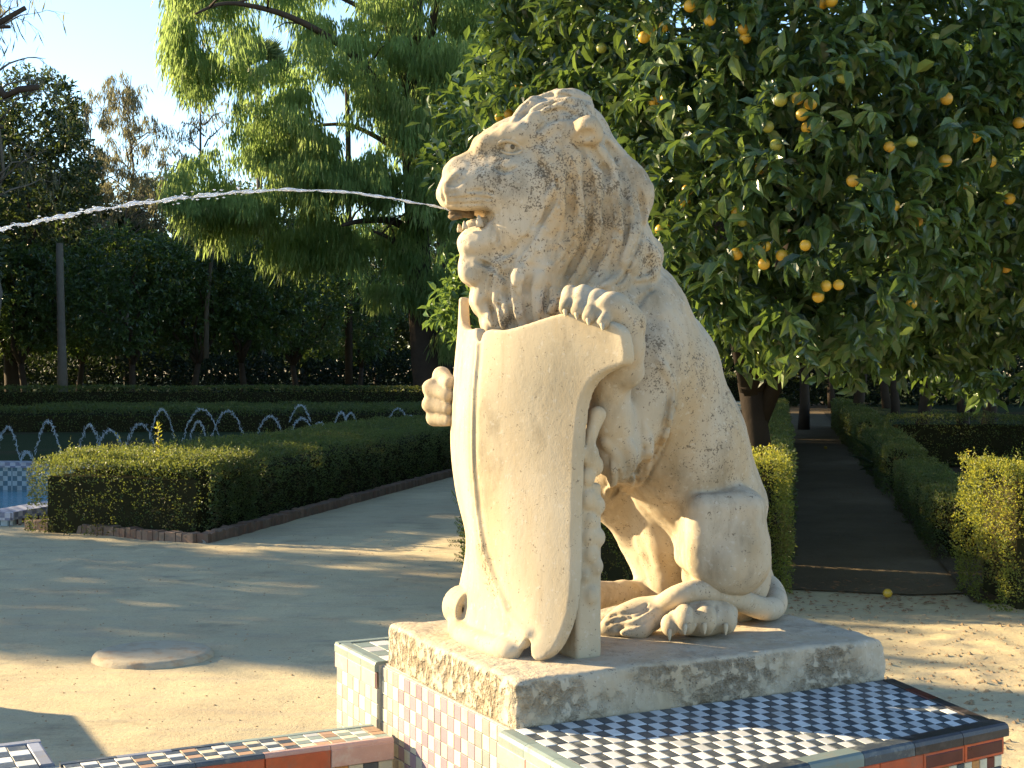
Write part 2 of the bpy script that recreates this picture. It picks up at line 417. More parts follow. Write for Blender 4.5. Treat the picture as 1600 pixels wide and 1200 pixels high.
GROOVES = [
    ([(870, 225), (892, 262), (893, 300), (893, 340), (878, 380), (860, 412)], .0150),
    ([(895, 212), (915, 250), (920, 290), (922, 330), (918, 375), (893, 420), (872, 455)], .0155),
    ([(925, 230), (945, 270), (950, 320), (948, 370), (928, 415), (905, 448)], .0155),
    ([(948, 225), (972, 270), (980, 320), (978, 370), (958, 415)], .0155),
    ([(862, 250), (873, 275), (868, 310), (850, 345), (830, 380), (808, 404)], .008),
    ([(1000, 300), (1008, 345), (1000, 380), (985, 400)], .013),
    ([(840, 395), (825, 440), (825, 480), (832, 512)], .013), ([(800, 412), (790, 445), (795, 480), (804, 512)], .013),
    ([(858, 420), (852, 455), (856, 495)], .009), ([(770, 425), (764, 465), (777, 508)], .009), ([(745, 408), (762, 414), (782, 428), (790, 442)], .009),
    ([(1022, 452), (1000, 470), (990, 500), (1000, 540)], .008),
    ([(1048, 570), (1056, 640), (1030, 710), (1000, 762)], .007),
    ([(812, 182), (840, 168), (870, 160), (900, 166)], .007), ([(838, 205), (858, 188), (885, 182), (910, 190)], .007),
]
for pts, r in GROOVES:
    c = lay(pts, 24)
    if len(c) > 3: F.chain(c, [r*(.4+.6*math.sin(math.pi*t)) for t in np.linspace(0, 1, len(c))], .006, 'sub')

# fine strands between the big locks
rs = random.Random(3)
for pts, r0, r1 in LOCKS[:20]:
    for q in range(2):
        ox, oy = rs.uniform(-9, 9), rs.uniform(-8, 8); c = lay([(x+ox+rs.uniform(-2, 2), y+oy) for x, y in pts[1:]], 20, 3.4, 4.3)
        if len(c) > 6:
            m = 'add' if q else 'sub'; rr = .007 if q else .005
            F.chain(c, [rr*(.3+.7*math.sin(math.pi*t)) for t in np.linspace(0, 1, len(c))], .005, m)
for mth in EARS:      # ears on top of the locks
    e0, e1, e2 = mth(PH(900, 210, .125)), mth(PH(920, 201, .165)), mth(PH(924, 210, .165))
    F.cone(e0, e1, .036, .031, .010); F.cone(e1, e2, .031, .031, .010)
    F.chain([mth(PH(899, 219, .172)), mth(PH(911, 213, .194)), mth(PH(920, 210, .200))], [.016, .022, .018], .005, 'sub')
# ---- paws
CLAWS = []
# near fore paw on top of the shield's corner
F.ell(PB(958, 488, .085), (.052, .045, .040), .02, R=frame(math.radians(30), 0, BF))
F.chain([PB(978, 530, .09), PB(980, 505, .085), PB(960, 480, .09)], [.042, .042, .036], .02)
for (kx, ky, kb, tx, ty, tb, r) in ((893, 461, .20, 885, 482, .16, .0225), (912, 459, .165, 903, 487, .125, .0235),
                                    (934, 466, .13, 921, 496, .090, .0245), (955, 480, .09, 943, 504, .055, .0235)):
    k_, t_, m_ = PB(kx, ky, kb), PB(tx, ty, tb), PB(966, 486, .10)
    F.chain([m_, k_], [.03, r], .008); F.chain([k_, t_], [r, r*.78], .006)
    CLAWS.append((t_+Vector((-.004, -.006, 0)), PB(tx-1, ty+13, tb-.02), .0075))
# far fore paw round the shield's left edge
F.ell(PB(694, 622, .74), (.05, .05, .075), .02, R=FB)
for (kx, ky, tx, ty, r) in ((690, 587, 702, 598, .026), (675, 607, 700, 618, .027), (674, 631, 700, 639, .026), (680, 652, 701, 657, .024)):
    k_, t_ = PB(kx, ky, .72), PB(tx, ty, .655)
    F.chain([PB(705, 620, .76), k_], [.035, r], .01); F.chain([k_, t_], [r, r*.7], .006)
    CLAWS.append((t_, PB(tx+7, ty+3, .64), .006))
# near hind foot
F.ell(PB(1097, 962, .245), (.105, .075, .056), .02, R=FB)
for (x, y, b_, r) in ((1046, 977, .225, .021), (1070, 968, .195, .0285), (1101, 967, .185, .0295), (1134, 968, .19, .0270)):
    c0 = PB(x, y, b_); F.ell(c0, (r*1.04, r*1.35, r*1.5), .010, R=FB)
    F.cone(PB(x+4, y-10, b_+.05), PB(x, y-2, b_+.01), r*.9, r, .010)
    CLAWS.append((PB(x, y+6, b_-.030), PB(x, y+25, b_-.036), .0072))
for (x0, y0) in ((1058, 962), (1086, 960), (1118, 960)):
    F.chain([PB(x0, y0-14, .19), PB(x0, y0+2, .165), PB(x0, y0+30, .155)], [.005, .0085, .008], .005, 'sub')
# far hind toes
F.ell(PB(915, 934, .62), (.05, .05, .035), .015, R=FB)
# tail root at the rear
F.chain([PB(1170, 880, .50), PB(1190, 905, .53)], [.06, .04], .02)
# hand-carved unevenness and weathering of the surface
def roughen(G, amp_hi, amp_lo, zsplit):
    m_ = np.abs(G.f) < .022; ii = np.nonzero(m_); x_, y_, z__ = (G.ax[k][ii[k]].astype(float) for k in range(3))
    w_ = np.clip((z__-zsplit)/.1, 0, 1); n_ = (fbm(x_*16, y_*16, z__*16, 3, 31)-.5)*2; n2_ = (fbm(x_*55, y_*55, z__*55, 2, 37)-.5)*2
    G.f[ii] += (n_*(amp_lo+(amp_hi-amp_lo)*w_)+n2_*(.0011+.0012*w_)).astype(np.float32)
roughen(F, .0060, .0032, 1.62)
# keep everything above the slab
def below(X, Y, Z): return (ZS-.004-Z)+0*X+0*Y
F.put((-.3, 3.2, .78), (.98, 4.62, .86), lambda X, Y, Z: -(ZS-.004-Z)*-1+0*X+0*Y, .004, 'sub2') if False else None
zi = int((ZS-.012-F.lo[2])/F.h); F.f[:, :, :zi] = .5

# ---- shield: a curved sheet, thick, cut to an outline
SB = np.array([.72, .65, .55, .415, .30, .20, .13, .0])
SZ = np.array([-.02, .05, .10, .20, .27, .35, .50, .65, .85, 1.0])
ST = np.array([  # a of the front face for each z (rows) and b (columns)
    [.150, .140, .100, .092, .105, .120, .165, .26],
    [.165, .155, .118, .112, .118, .135, .185, .27],
    [.168, .158, .132, .120, .122, .150, .200, .28],
    [.195, .178, .140, .110, .125, .172, .220, .31],
    [.205, .184, .136, .100, .130, .180, .226, .32],
    [.175, .150, .118, .094, .132, .183, .230, .32],
    [.155, .131, .098, .078, .132, .190, .243, .33],
    [.160, .136, .100, .081, .136, .200, .255, .335],
    [.185, .156, .120, .103, .140, .192, .232, .305],
    [.195, .160, .125, .108, .142, .192, .232, .300]])
UB = np.linspace(-.1, .8, 121); UZ = np.linspace(-.1, 1.1, 161)
t1 = np.array([np.interp(UB, SB[::-1], r[::-1]) for r in ST]); TT = np.array([np.interp(UZ, SZ, t1[:, i]) for i in range(121)]).T   # (z,b)
def blur(a, n, ax):
    k = np.exp(-.5*(np.arange(-3*n, 3*n+1)/n)**2); k /= k.sum(); pad = [(0, 0), (0, 0)]; pad[ax] = (3*n, 3*n)
    return np.apply_along_axis(lambda v: np.convolve(v, k, 'valid'), ax, np.pad(a, pad, 'edge'))
TT = blur(blur(TT, 4, 1), 5, 0)
def surf_a(b, z):
    x = np.clip((b+.1)/.9*120, 0, 119.999); y = np.clip((z+.1)/1.2*160, 0, 159.999); x0 = x.astype(int); y0 = y.astype(int); fx = x-x0; fy = y-y0
    return TT[y0, x0]*(1-fx)*(1-fy)+TT[y0, x0+1]*fx*(1-fy)+TT[y0+1, x0]*(1-fx)*fy+TT[y0+1, x0+1]*fx*fy
OUT = [(.685, .935), (.655, .930), (.636, .90), (.605, .868), (.575, .85), (.53, .838), (.47, .836), (.43, .842), (.415, .79), (.395, .838), (.33, .830), (.27, .843), (.22, .858), (.17, .872), (.12, .876),
       (.06, .855), (.015, .835), (.006, .80), (.008, .745), (.035, .738), (.075, .722), (.112, .69), (.130, .64), (.135, .56), (.132, .43), (.128, .30), (.120, .17),
       (.118, .12), (.122, .07), (.135, .025), (.158, .0), (.185, -.004), (.205, .062), (.235, -.004), (.62, -.004), (.66, .03), (.672, .10), (.650, .20), (.632, .30),
       (.662, .42), (.672, .55), (.674, .70), (.68, .80)]
for _ in range(2):
    OUT = [q for i in range(len(OUT)) for q in ((.75*OUT[i][0]+.25*OUT[(i+1) % len(OUT)][0], .75*OUT[i][1]+.25*OUT[(i+1) % len(OUT)][1]), (.25*OUT[i][0]+.75*OUT[(i+1) % len(OUT)][0], .25*OUT[i][1]+.75*OUT[(i+1) % len(OUT)][1]))]
def poly_sd(px_, pz_, poly):
    d = np.full(px_.shape, 9.0, np.float32); ins = np.zeros(px_.shape, bool); n = len(poly)
    for i in range(n):
        x0, y0 = poly[i]; x1, y1 = poly[(i+1) % n]; ex, ey = x1-x0, y1-y0; wx, wy = px_-x0, pz_-y0
        t = np.clip((wx*ex+wy*ey)/(ex*ex+ey*ey), 0, 1); d = np.minimum(d, (wx-ex*t)**2+(wy-ey*t)**2)
        c = ((y0 > pz_) != (y1 > pz_)) & (px_ < (x1-x0)*(pz_-y0)/(y1-y0+1e-12)+x0); ins ^= c
    d = np.sqrt(d); return np.where(ins, -d, d)
GRV = [(.415, .80), (.415, .60), (.415, .45), (.412, .35), (.395, .25), (.355, .18), (.29, .10), (.209, .062)]
def seg_d(b, z, pts):
    d = np.full(b.shape, 9.0, np.float32)
    for (x0, y0), (x1, y1) in zip(pts[:-1], pts[1:]):
        ex, ey = x1-x0, y1-y0; t = np.clip(((b-x0)*ex+(z-y0)*ey)/(ex*ex+ey*ey), 0, 1)
        d = np.minimum(d, np.sqrt((b-x0-ex*t)**2+(z-y0-ey*t)**2))
    return d
VS = .005
FS = Field((-.42, 3.20, .82), (.42, 4.20, 1.86), VS)     # same world axes as the lion
X, Y = np.meshgrid(FS.ax[0], FS.ax[1], indexing='ij')
aa = (X-P1.x)*AX.x+(Y-P1.y)*AX.y; bb = (X-P1.x)*BX.x+(Y-P1.y)*BX.y
A3 = np.repeat(aa[:, :, None], FS.n[2], 2); B3 = np.repeat(bb[:, :, None], FS.n[2], 2); Z3 = np.broadcast_to((FS.ax[2]-ZS)[None, None, :], A3.shape)
m = (A3 > 0) & (A3 < .42) & (B3 > -.05) & (B3 < .76)
bm_, zm_, am_ = B3[m], Z3[m], A3[m]
sa = surf_a(bm_, zm_)
dg = seg_d(bm_, zm_, GRV)
wide = .012+.010*np.clip((.5-zm_)/.5, 0, 1)
sa = sa-.0048*np.exp(-(dg/(wide*.55))**2)+.0026*np.exp(-((dg-wide)/(wide*.6))**2)*np.clip((.86-zm_)/.1, 0, 1)
thick = .031
e = .01
gb = (surf_a(bm_+e, zm_)-surf_a(bm_-e, zm_))/(2*e); slope = np.sqrt(1+gb*gb)
d1 = np.maximum(sa-am_, am_-sa-thick)/slope
d2 = poly_sd(bm_, zm_, OUT)
kk = .007
FS.f[m] = -smin(-d1, -d2, kk)
def PS(a, b, z): return W(a, b, z)
# scroll at the lower far end: a spiral band, its axis running across the slab
def spiral(ca, cz, b0, b1, r0, r1, turns, start, th, sgn=1, n=40):
    pts = []
    for i in range(n):
        t = i/(n-1); ang = start+sgn*t*turns*2*math.pi; r = r0+(r1-r0)*t; pts.append((ca+r*math.cos(ang), cz+r*math.sin(ang)))
    def dist(X, Y, Z):
        a_ = (X-P1.x)*AX.x+(Y-P1.y)*AX.y+0*Z; b_ = (X-P1.x)*BX.x+(Y-P1.y)*BX.y+0*Z; z_ = Z-ZS+0*X+0*Y
        d = seg_d(a_, z_, pts)-th; db = np.maximum(b0-b_, b_-b1); return -smin(-d, -db, .006)
    c0, c1 = W(ca, b0, cz), W(ca, b1, cz); R = r0+th+.02
    lo = np.minimum(c0, c1)-R; hi = np.maximum(c0, c1)+R
    FS.put(lo, hi, dist, .008)
spiral(.158, .070, .545, .640, .056, .030, 1.02, -math.pi*.45, .0105, -1)
FS.chain(smooth_curve([tuple(W(*q)) for q in ((.142, .60, .030), (.120, .570, .016), (.100, .50, .008), (.10, .40, .008), (.110, .30, .008), (.124, .25, .008))], 30), [.014]*26+[.012, .010, .008, .006], .03)
# support behind the shield and its carved side
FS.box(W(.290, .285, .215), (.038, .135, .225), .010, .01, R=[tuple(AX), tuple(BX), (0, 0, 1)])
zi = int((ZS-.012-FS.lo[2])/FS.h); FS.f[:, :, :zi] = .5
for (px, py, b, r) in ((918, 712, .135, .028), (928, 728, .13, .022), (915, 745, .135, .022), (917, 780, .13, .024), (920, 815, .128, .020), (918, 838, .128, .022),
                       (920, 865, .125, .022), (930, 885, .13, .018), (921, 930, .115, .021), (912, 900, .12, .014), (932, 790, .15, .02), (932, 840, .15, .02)):
    FS.ell(PB(px+3, py, .152), (r*.95, r*.75, r*1.2), .007, R=FB)
FS.chain([PB(918, 705, .15), PB(925, 675, .15), PB(934, 648, .15)], [.016, .015, .022], .008)
for (x0, y0, x1, y1) in ((908, 765, 926, 758), (908, 800, 928, 806), (908, 850, 930, 856), (906, 878, 926, 872), (913, 735, 935, 742), (911, 925, 918, 912), (918, 915, 930, 925)):
    FS.cone(PB(x0, y0, .10), PB(x1, y1, .115), .006, .005, .005, 'sub')
# the lion only keeps what is outside the shield (they are carved together but stay apart as parts)

# ---- stone materials
def stone_mat(name, base=(.45, .372, .26), lichen=1.0, pitted=0.0, stain=1.0):
    t = NT(name); p = t.pos(); z = t.sep(p)[2]
    n1 = t.noise(p, 2.2, 6, .6); n2 = t.noise(p, 9, 6, .65)
    col = t.mix(t.ramp(n1, [(.35, 0), (.65, 1)]), tuple(c*.92 for c in base), (base[0]*1.10, base[1]*1.12, base[2]*1.18))
    ochre = t.noise(t.map(p, (1, 1, .35), (3, 1, 0)), 5, 5, .6)
    col = t.mix(t.math('MULTIPLY', t.ramp(ochre, [(.48, 0), (.66, 1)]), .55*stain), col, (base[0]*.93, base[1]*.76, base[2]*.50))
    # green-brown grime on ledges facing up and in hollows (dirt that sits on the stone)
    grime_dark = t.noise(t.map(p, (1, 1, .5), (7, 5, 2)), 6, 7, .7)
    nz = t.sep(t.node('ShaderNodeNewGeometry').outputs['Normal'])[2]
    g = t.ramp(grime_dark, [(.54, 0), (.70, 1)])
    col = t.mix(t.math('MULTIPLY', g, .55), col, (.13, .105, .065))
    # lichen specks
    at1 = t.node('ShaderNodeAttribute'); at1.attribute_name = 'lichen'; at2 = t.node('ShaderNodeAttribute'); at2.attribute_name = 'grime_dark'
    gn = t.ramp(t.noise(t.map(p, (1, 1, .4), (2, 2, 2)), 14, 6, .7), [(.30, 0), (.62, 1)])
    col = t.mix(t.math('MULTIPLY', t.math('MULTIPLY', at2.outputs['Fac'], gn), .80), col, (.115, .090, .045))
    stk = t.noise(t.map(p, (1, 1, .12), (4, 1, 2)), 16, 6, .7); col = t.mix(t.math('MULTIPLY', t.ramp(stk, [(.54, 0), (.66, 1)]), .30*stain), col, (.17, .125, .065))
    reg = t.ramp(t.noise(t.map(p, (1, 1, 1), (1.7, .4, 0)), 4.2, 4, .6), [(.43, 0), (.60, 1)])
    sp = t.noise(p, 190, 4, .62); sp2 = t.noise(p, 42, 5, .7)
    thr = t.math('ADD', t.math('MULTIPLY', sp, .55), t.math('MULTIPLY', sp2, .45))
    amt = t.math('ADD', t.math('MULTIPLY', at1.outputs['Fac'], .105), t.math('MULTIPLY', reg, .030*lichen))
    sm = t.ramp(t.math('ADD', thr, amt), [(.600, 0), (.628, 1)])
    col = t.mix(t.math('MULTIPLY', sm, .85), col, (.115, .090, .062))
    pale = t.ramp(t.noise(p, 60, 5, .6), [(.60, 0), (.66, 1)])
    col = t.mix(t.math('MULTIPLY', pale, .25), col, (.62, .58, .50))
    h = t.math('ADD', t.math('MULTIPLY', t.noise(p, 260, 3, .6), .35), t.math('MULTIPLY', t.noise(p, 70, 6, .65), .65))
    nb = t.bump(h, .27, .004)
    if pitted:
        v = t.noise(p, 34, 5, .6); pit = t.ramp(v, [(.38, 0), (.56, 1)])
        pm = t.math('MULTIPLY', t.ramp(t.noise(p, 3.1, 3), [(.36, 0), (.5, 1)]), t.ramp(t.math('ABSOLUTE', nz), [(.3, 1), (.7, .12)]))
        nb = t.bump(t.math('MULTIPLY', pit, pm), .9*pitted, .018, nb)
        dark = t.math('MULTIPLY', t.math('SUBTRACT', 1.0, pit), pm)
        col = t.mix(t.math('MULTIPLY', dark, .68), col, (.12, .085, .045))
    return t.done(col, .88, nb, .25)
M_STONE = stone_mat('weathered_stone'); M_SHIELD = stone_mat('shield_stone', (.465, .385, .262), .12, 0, .7); M_SLAB = stone_mat('plinth_stone', (.45, .375, .265), .5, .9, .8)

def paint(me, name, blobs):
    co = np.empty(len(me.vertices)*3, np.float32); me.vertices.foreach_get('co', co); co = co.reshape(-1, 3); v = np.zeros(len(co))
    for p, r, w in blobs:
        d2 = ((co-np.array(tuple(p)))**2).sum(1)/(r*r); v = np.maximum(v, w*np.exp(-d2*1.2)*(.86 if name == 'lichen' else 1))
    a = me.attributes.new(name, 'FLOAT', 'POINT'); a.data.foreach_set('value', v.astype(np.float32)); return me
LICH = [(F.hit(x, y, 3.3, 4.5), r, w) for x, y, r, w in ((760, 238, .05, .95), (780, 250, .06, .95), (740, 255, .05, .6), (775, 290, .06, .8), (845, 225, .06, .9), (850, 270, .07, .95), (835, 310, .05, .7), (870, 170, .08, .7), (905, 175, .06, .8),
    (890, 260, .08, .8), (915, 300, .09, 1.0), (940, 290, .09, 1.05), (930, 350, .10, 1.1), (960, 340, .09, 1.0), (985, 300, .08, .95), (900, 380, .08, .8), (870, 480, .05, .9), (790, 500, .04, .9), (775, 410, .05, .7), (1022, 400, .06, 1.1), (950, 400, .08, .7),
    (1010, 540, .07, .8), (1035, 590, .06, .7), (1090, 570, .08, .55), (1130, 640, .08, .55), (1120, 700, .07, .5), (1000, 500, .05, .7), (985, 740, .05, .6)) if F.hit(x, y, 3.3, 4.5) is not None]
LICH += [(MH(p), r, w*.8) for p, r, w in LICH if p.z > 1.8]
GRIME_SHADE = [(F.hit(x, y, 3.3, 4.5), r, w) for x, y, r, w in ((783, 234, .014, 1.6), (810, 236, .013, 1.5), (797, 242, .014, 1.4), (790, 222, .012, 1.0), (880, 480, .05, .9), (900, 430, .05, .6), (985, 740, .06, .9), (950, 760, .05, .9), (1060, 745, .07, .9), (1020, 750, .06, .8), (1110, 738, .06, .6), (1085, 870, .06, 1.0), (1115, 890, .06, .8), (1160, 850, .05, .5),  # leading blobs paint shade into the eye sockets; the rest are stains
    (980, 600, .04, .7), (1045, 640, .05, .6), (760, 420, .05, .9), (790, 500, .04, .8), (945, 640, .05, .9), (960, 330, .08, .6), (1060, 830, .04, .7), (1020, 460, .06, .8), (975, 440, .06, .7)) if F.hit(x, y, 3.3, 4.5) is not None]
lion = empty('lion_statue', W(.55, .415, 0), 0, 'cream stone lion sitting upright behind a tall blank shield, jet at its mouth', 'statue')
bpy.context.view_layer.update()
LI = lion.matrix_world.inverted()
def part(name, me, mat, par, inv=None):
    o = add_obj(name, me, mat); o.parent = par; o.matrix_parent_inverse = par.matrix_world.inverted(); return o
bme = F.mesh('lion_body'); paint(bme, 'lichen', LICH); paint(bme, 'grime_dark', GRIME_SHADE); body = part('body', bme, M_STONE, lion)
sme = FS.mesh('lion_shield'); paint(sme, 'lichen', [(PB(757, 860, .40), .030, 1.5), (PB(766, 885, .385), .030, 1.6), (PB(775, 915, .36), .028, 1.3), (PB(750, 840, .41), .03, .8)]); paint(sme, 'grime_dark', [(PB(760, 870, .40), .05, .8), (PB(918, 700, .15), .05, .7), (PB(925, 900, .15), .05, .6), (W(.12, .4, .0), .06, .7), (W(.1, .55, .0), .06, .6)]); shield = part('shield', sme, M_SHIELD, lion)

# tail: its own piece, lying along the slab and over the hind foot
FT = Field((.05, 3.4, .83), (1.0, 4.45, 1.06), VOX)
TP = [PB(1180, 905, .52), PB(1203, 918, .49), PB(1212, 937, .42), PB(1207, 950, .345), PB(1188, 950, .29), PB(1150, 936, .235), PB(1100, 922, .225), PB(1060, 930, .25), PB(1030, 948, .31), PB(1005, 962, .36)]
tc = smooth_curve([tuple(p) for p in TP], 40)
FT.chain(tc, list(np.interp(np.linspace(0, 1, 40), [0, .3, .7, 1], [.034, .033, .028, .026])), .006)
FT.chain([PB(1022, 953, .335), PB(1002, 962, .35), PB(978, 972, .36), PB(955, 981, .37), PB(936, 987, .38)], [.032, .043, .042, .026, .006], .03)
FT.chain([PB(1018, 966, .315), PB(1000, 980, .305), PB(975, 990, .31)], [.030, .024, .006], .03)
for (x0, y0, x1, y1) in ((1015, 950, 950, 978), (1020, 962, 965, 986), (1010, 946, 955, 966)):
    c_ = []
    for t_ in np.linspace(0, 1, 14):
        x_, y_ = x0+(x1-x0)*t_, y0+(y1-y0)*t_+3*math.sin(t_*5); h_ = FT.hit(x_, y_, 3.4, 4.4)
        if h_ is not None: c_.append(h_)
    if len(c_) > 3: FT.chain(c_, [.0045]*len(c_), .005, 'sub')
zi = int((ZS-.012-FT.lo[2])/FT.h); FT.f[:, :, :zi] = .5
tail = part('tail', FT.mesh('lion_tail'), M_STONE, lion)
# claws
for (c0, c1, r) in CLAWS:
    mb = MB(); c0 = Vector(c0); c1 = Vector(c1); pts = [c0.lerp(c1, t) for t in (0, .25, .6, .9, 1)]
    mb.tube(pts, [r*.7, r, r*.75, r*.3, r*.08], 8)
    o = mb.build('claw', M_SHIELD); o.parent = lion; o.matrix_parent_inverse = LI
M_PUPIL = simple_mat('pupil_hollow_shade', (.10, .08, .055), .9, .1, .3, 60)  # dark colour stands in for shade in a pupil hollow that isn't carved
# eyes and teeth
for g in (lambda p: p, MH):
    bm = bmesh.new(); bmesh.ops.create_uvsphere(bm, u_segments=20, v_segments=12, radius=.019)
    me = bpy.data.meshes.new('eye'); bm.to_mesh(me); bm.free(); me.polygons.foreach_set('use_smooth', [True]*len(me.polygons))
    hp = F.hit(797, 231, 3.3, 4.3); o = add_obj('eye', me, M_STONE); o.location = g(hp+Vector((0, .0085, 0))); o.parent = lion; o.matrix_parent_inverse = LI
    # lids
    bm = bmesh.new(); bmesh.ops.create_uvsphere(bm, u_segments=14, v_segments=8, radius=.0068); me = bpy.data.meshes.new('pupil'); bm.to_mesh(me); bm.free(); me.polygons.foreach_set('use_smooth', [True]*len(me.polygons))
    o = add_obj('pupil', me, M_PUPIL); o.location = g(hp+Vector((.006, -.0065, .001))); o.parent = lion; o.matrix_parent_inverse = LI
    mb = MB(); lid = lambda x, y: g((F.hit(x, y, 3.3, 4.3) or PH(x, y, .095))+Vector((0, .0005, 0)))
    c = [lid(796+18.5*math.cos(t), 231-11.0*math.sin(t)+2.5*math.cos(t)) for t in np.linspace(-.4, math.pi+.4, 17)]
    mb.tube(c, [.003+.0035*math.sin(math.pi*t) for t in np.linspace(.05, .95, 17)], 8)
    c = [lid(796+18.5*math.cos(t), 231+9.5*math.sin(t)+2.5*math.cos(t)) for t in np.linspace(-.2, math.pi+.2, 13)]
    mb.tube(c, [.002+.003*math.sin(math.pi*t) for t in np.linspace(.05, .95, 13)], 8); mb.build('eyelid', M_STONE, loc=None).parent = lion
    bpy.data.objects[-1].name if False else None
for (x, y, s_, y2, r) in ((750, 352, .056, 336, .0115), (727, 355, .040, 345, .008)):
    for g in (lambda p: p, MH):
        mb = MB(); p0 = g(PH(x, y+3, s_)); p1 = g(PH(x-2, y2, s_)); mb.tube([p0.lerp(p1, t) for t in (0, .4, .8, 1)], [r, r*.9, r*.5, r*.12], 8)
        mb.build('tooth', M_STONE).parent = lion
for o in list(COL.objects):
    if o.parent == lion and o.name.split('.')[0] in ('eyelid', 'tooth'): o.matrix_parent_inverse = LI
mb = MB(); mb.tube([PH(778, 351, 0), PH(750, 349, 0), PH(730, 351, 0)], [.02, .018, .010], 10); o = mb.build('tongue', M_STONE); o.parent = lion; o.matrix_parent_inverse = LI
# bronze water nozzle in the mouth
print('lion', round(time.time()-T0, 1))
# ------------------------------------------------------------------ rough stone slab under the lion (part of the statue)
FB_ = [tuple(AX), tuple(BX), (0, 0, 1)]
h = .0062
c8 = [W(a, b) for a in (0, SLAB_L) for b in (0, SLAB_W)]
FL = Field((min(p.x for p in c8)-.05, min(p.y for p in c8)-.05, ZS-SLAB_T-.03), (max(p.x for p in c8)+.05, max(p.y for p in c8)+.05, ZS+.03), h)
X, Y, Z = FL.ax[0][:, None, None], FL.ax[1][None, :, None], FL.ax[2][None, None, :]
a_ = (X-P1.x)*AX.x+(Y-P1.y)*AX.y+0*Z; b_ = (X-P1.x)*BX.x+(Y-P1.y)*BX.y+0*Z; z_ = Z-ZS+0*X+0*Y
side = np.maximum(np.abs(a_-SLAB_L/2)-SLAB_L/2, np.abs(b_-SLAB_W/2)-SLAB_W/2)
n1 = fbm(a_*26, b_*26, z_*26, 4, 3); n2 = fbm(a_*7, b_*7, z_*7, 3, 9)
rgh = np.clip((n2-.40)*5, 0, 1)*np.where(b_ < .1, 1.0, .55)
topw = -.006*np.clip((fbm(a_*5, b_*5, z_*0, 3, 4)-.45)*4, 0, 1)
d_side = side+.016*np.clip(n1-.42, 0, 1)*2.2*rgh+.003*(n1-.5)+.004*(n2-.5)
d_top = z_-topw+.003*(n1-.5)
cr = .020+.014*np.exp(-((a_**2+(b_-SLAB_W)**2)/.01))*2
def smax(p, q, k): return -smin(-p, -q, k)
cc = np.maximum(np.abs(a_-SLAB_L/2)-SLAB_L/2, 0)
corner = np.sqrt(np.maximum(-a_+.05, 0)**2+np.maximum(b_-SLAB_W+.05, 0)**2)-.05
d = smax(smax(smax(d_side, corner, .01), d_top, .022), -(z_+SLAB_T), .004)
FL.f[:] = d
part('base_slab', FL.mesh('base_slab'), M_SLAB, lion)

# ------------------------------------------------------------------ glazed tiles
def glaze_mat(name, color, rough=.22, wear=.25, dirt=(.20, .17, .12), var=.12, spec=.5):
    t = NT(name); p = t.pos(); ta = t.node('ShaderNodeAttribute'); ta.attribute_name = 'tr'; oi = t.math('FRACT', t.math('ADD', t.node('ShaderNodeObjectInfo').outputs['Random'], ta.outputs['Fac']))
    base = t.mix(t.noise(p, 30, 4), tuple(c*(1-var) for c in color), tuple(min(1, c*(1+var)) for c in color))
    rv = t.node('ShaderNodeMapRange'); t.l.new(oi, rv.inputs['Value']); rv.inputs['To Min'].default_value = .72; rv.inputs['To Max'].default_value = 1.12
    cm = t.node('ShaderNodeCombineColor')
    for i in range(3): t.l.new(rv.outputs[0], cm.inputs[i])
    base = t.mix(1.0, base, cm.outputs[0], 'MULTIPLY')
    w = t.ramp(t.noise(p, 22, 7, .72), [(.52, 0), (.66, 1)]); w2 = t.ramp(t.noise(p, 160, 4, .7), [(.60, 0), (.68, 1)])
    wf = t.math('MULTIPLY', t.math('MAXIMUM', w, w2), wear)
    col = t.mix(wf, base, dirt)
    r = t.node('ShaderNodeMapRange'); t.l.new(t.math('MAXIMUM', w, t.noise(p, 12, 4)), r.inputs['Value']); r.inputs['To Min'].default_value = rough; r.inputs['To Max'].default_value = min(1, rough+.45)
    return t.done(col, r.outputs[0], t.bump(t.noise(p, 90, 5, .6), .12, .003), spec)
M_WHITE = glaze_mat('white_glaze', (.56, .56, .53), .3, .35, (.36, .34, .28)); M_BLACK = glaze_mat('blue_black_glaze', (.045, .055, .065), .25, .55, (.22, .22, .18), .35)
M_GREENB = glaze_mat('worn_green_glaze', (.20, .25, .22), .35, .5); M_MAUVE = glaze_mat('mauve_tile', (.25, .17, .20), .4, .3, (.3, .24, .2)); M_CREAM = glaze_mat('cream_tile', (.58, .53, .38), .4, .3, (.32, .26, .18))
M_GREY = glaze_mat('grey_tile', (.27, .255, .23), .4, .3, (.25, .2, .15)); M_ORANGE = glaze_mat('orange_glaze', (.46, .085, .025), .18, .60, (.20, .10, .06), .35)
M_DRED = glaze_mat('dark_red_glaze', (.10, .018, .012), .12, .3, (.05, .03, .02), .4); M_TRIM = glaze_mat('dark_trim_glaze', (.035, .028, .026), .15, .35, (.14, .10, .08), .3)
M_PINK = glaze_mat('pink_worn_glaze', (.50, .30, .24), .35, .7, (.50, .40, .33)); M_BLUEW = glaze_mat('blue_white_edge', (.22, .24, .30), .4, .5)
M_BODY = simple_mat('mortar', (.40, .37, .30), .9, .2, .2, 12, .5, 90)
M_TAN = glaze_mat('tan_tile', (.36, .22, .13), .4, .5); M_OCHRE = glaze_mat('ochre_tile', (.45, .20, .05), .3, .3); M_BLUE = glaze_mat('blue_tile', (.12, .20, .38), .3, .3)

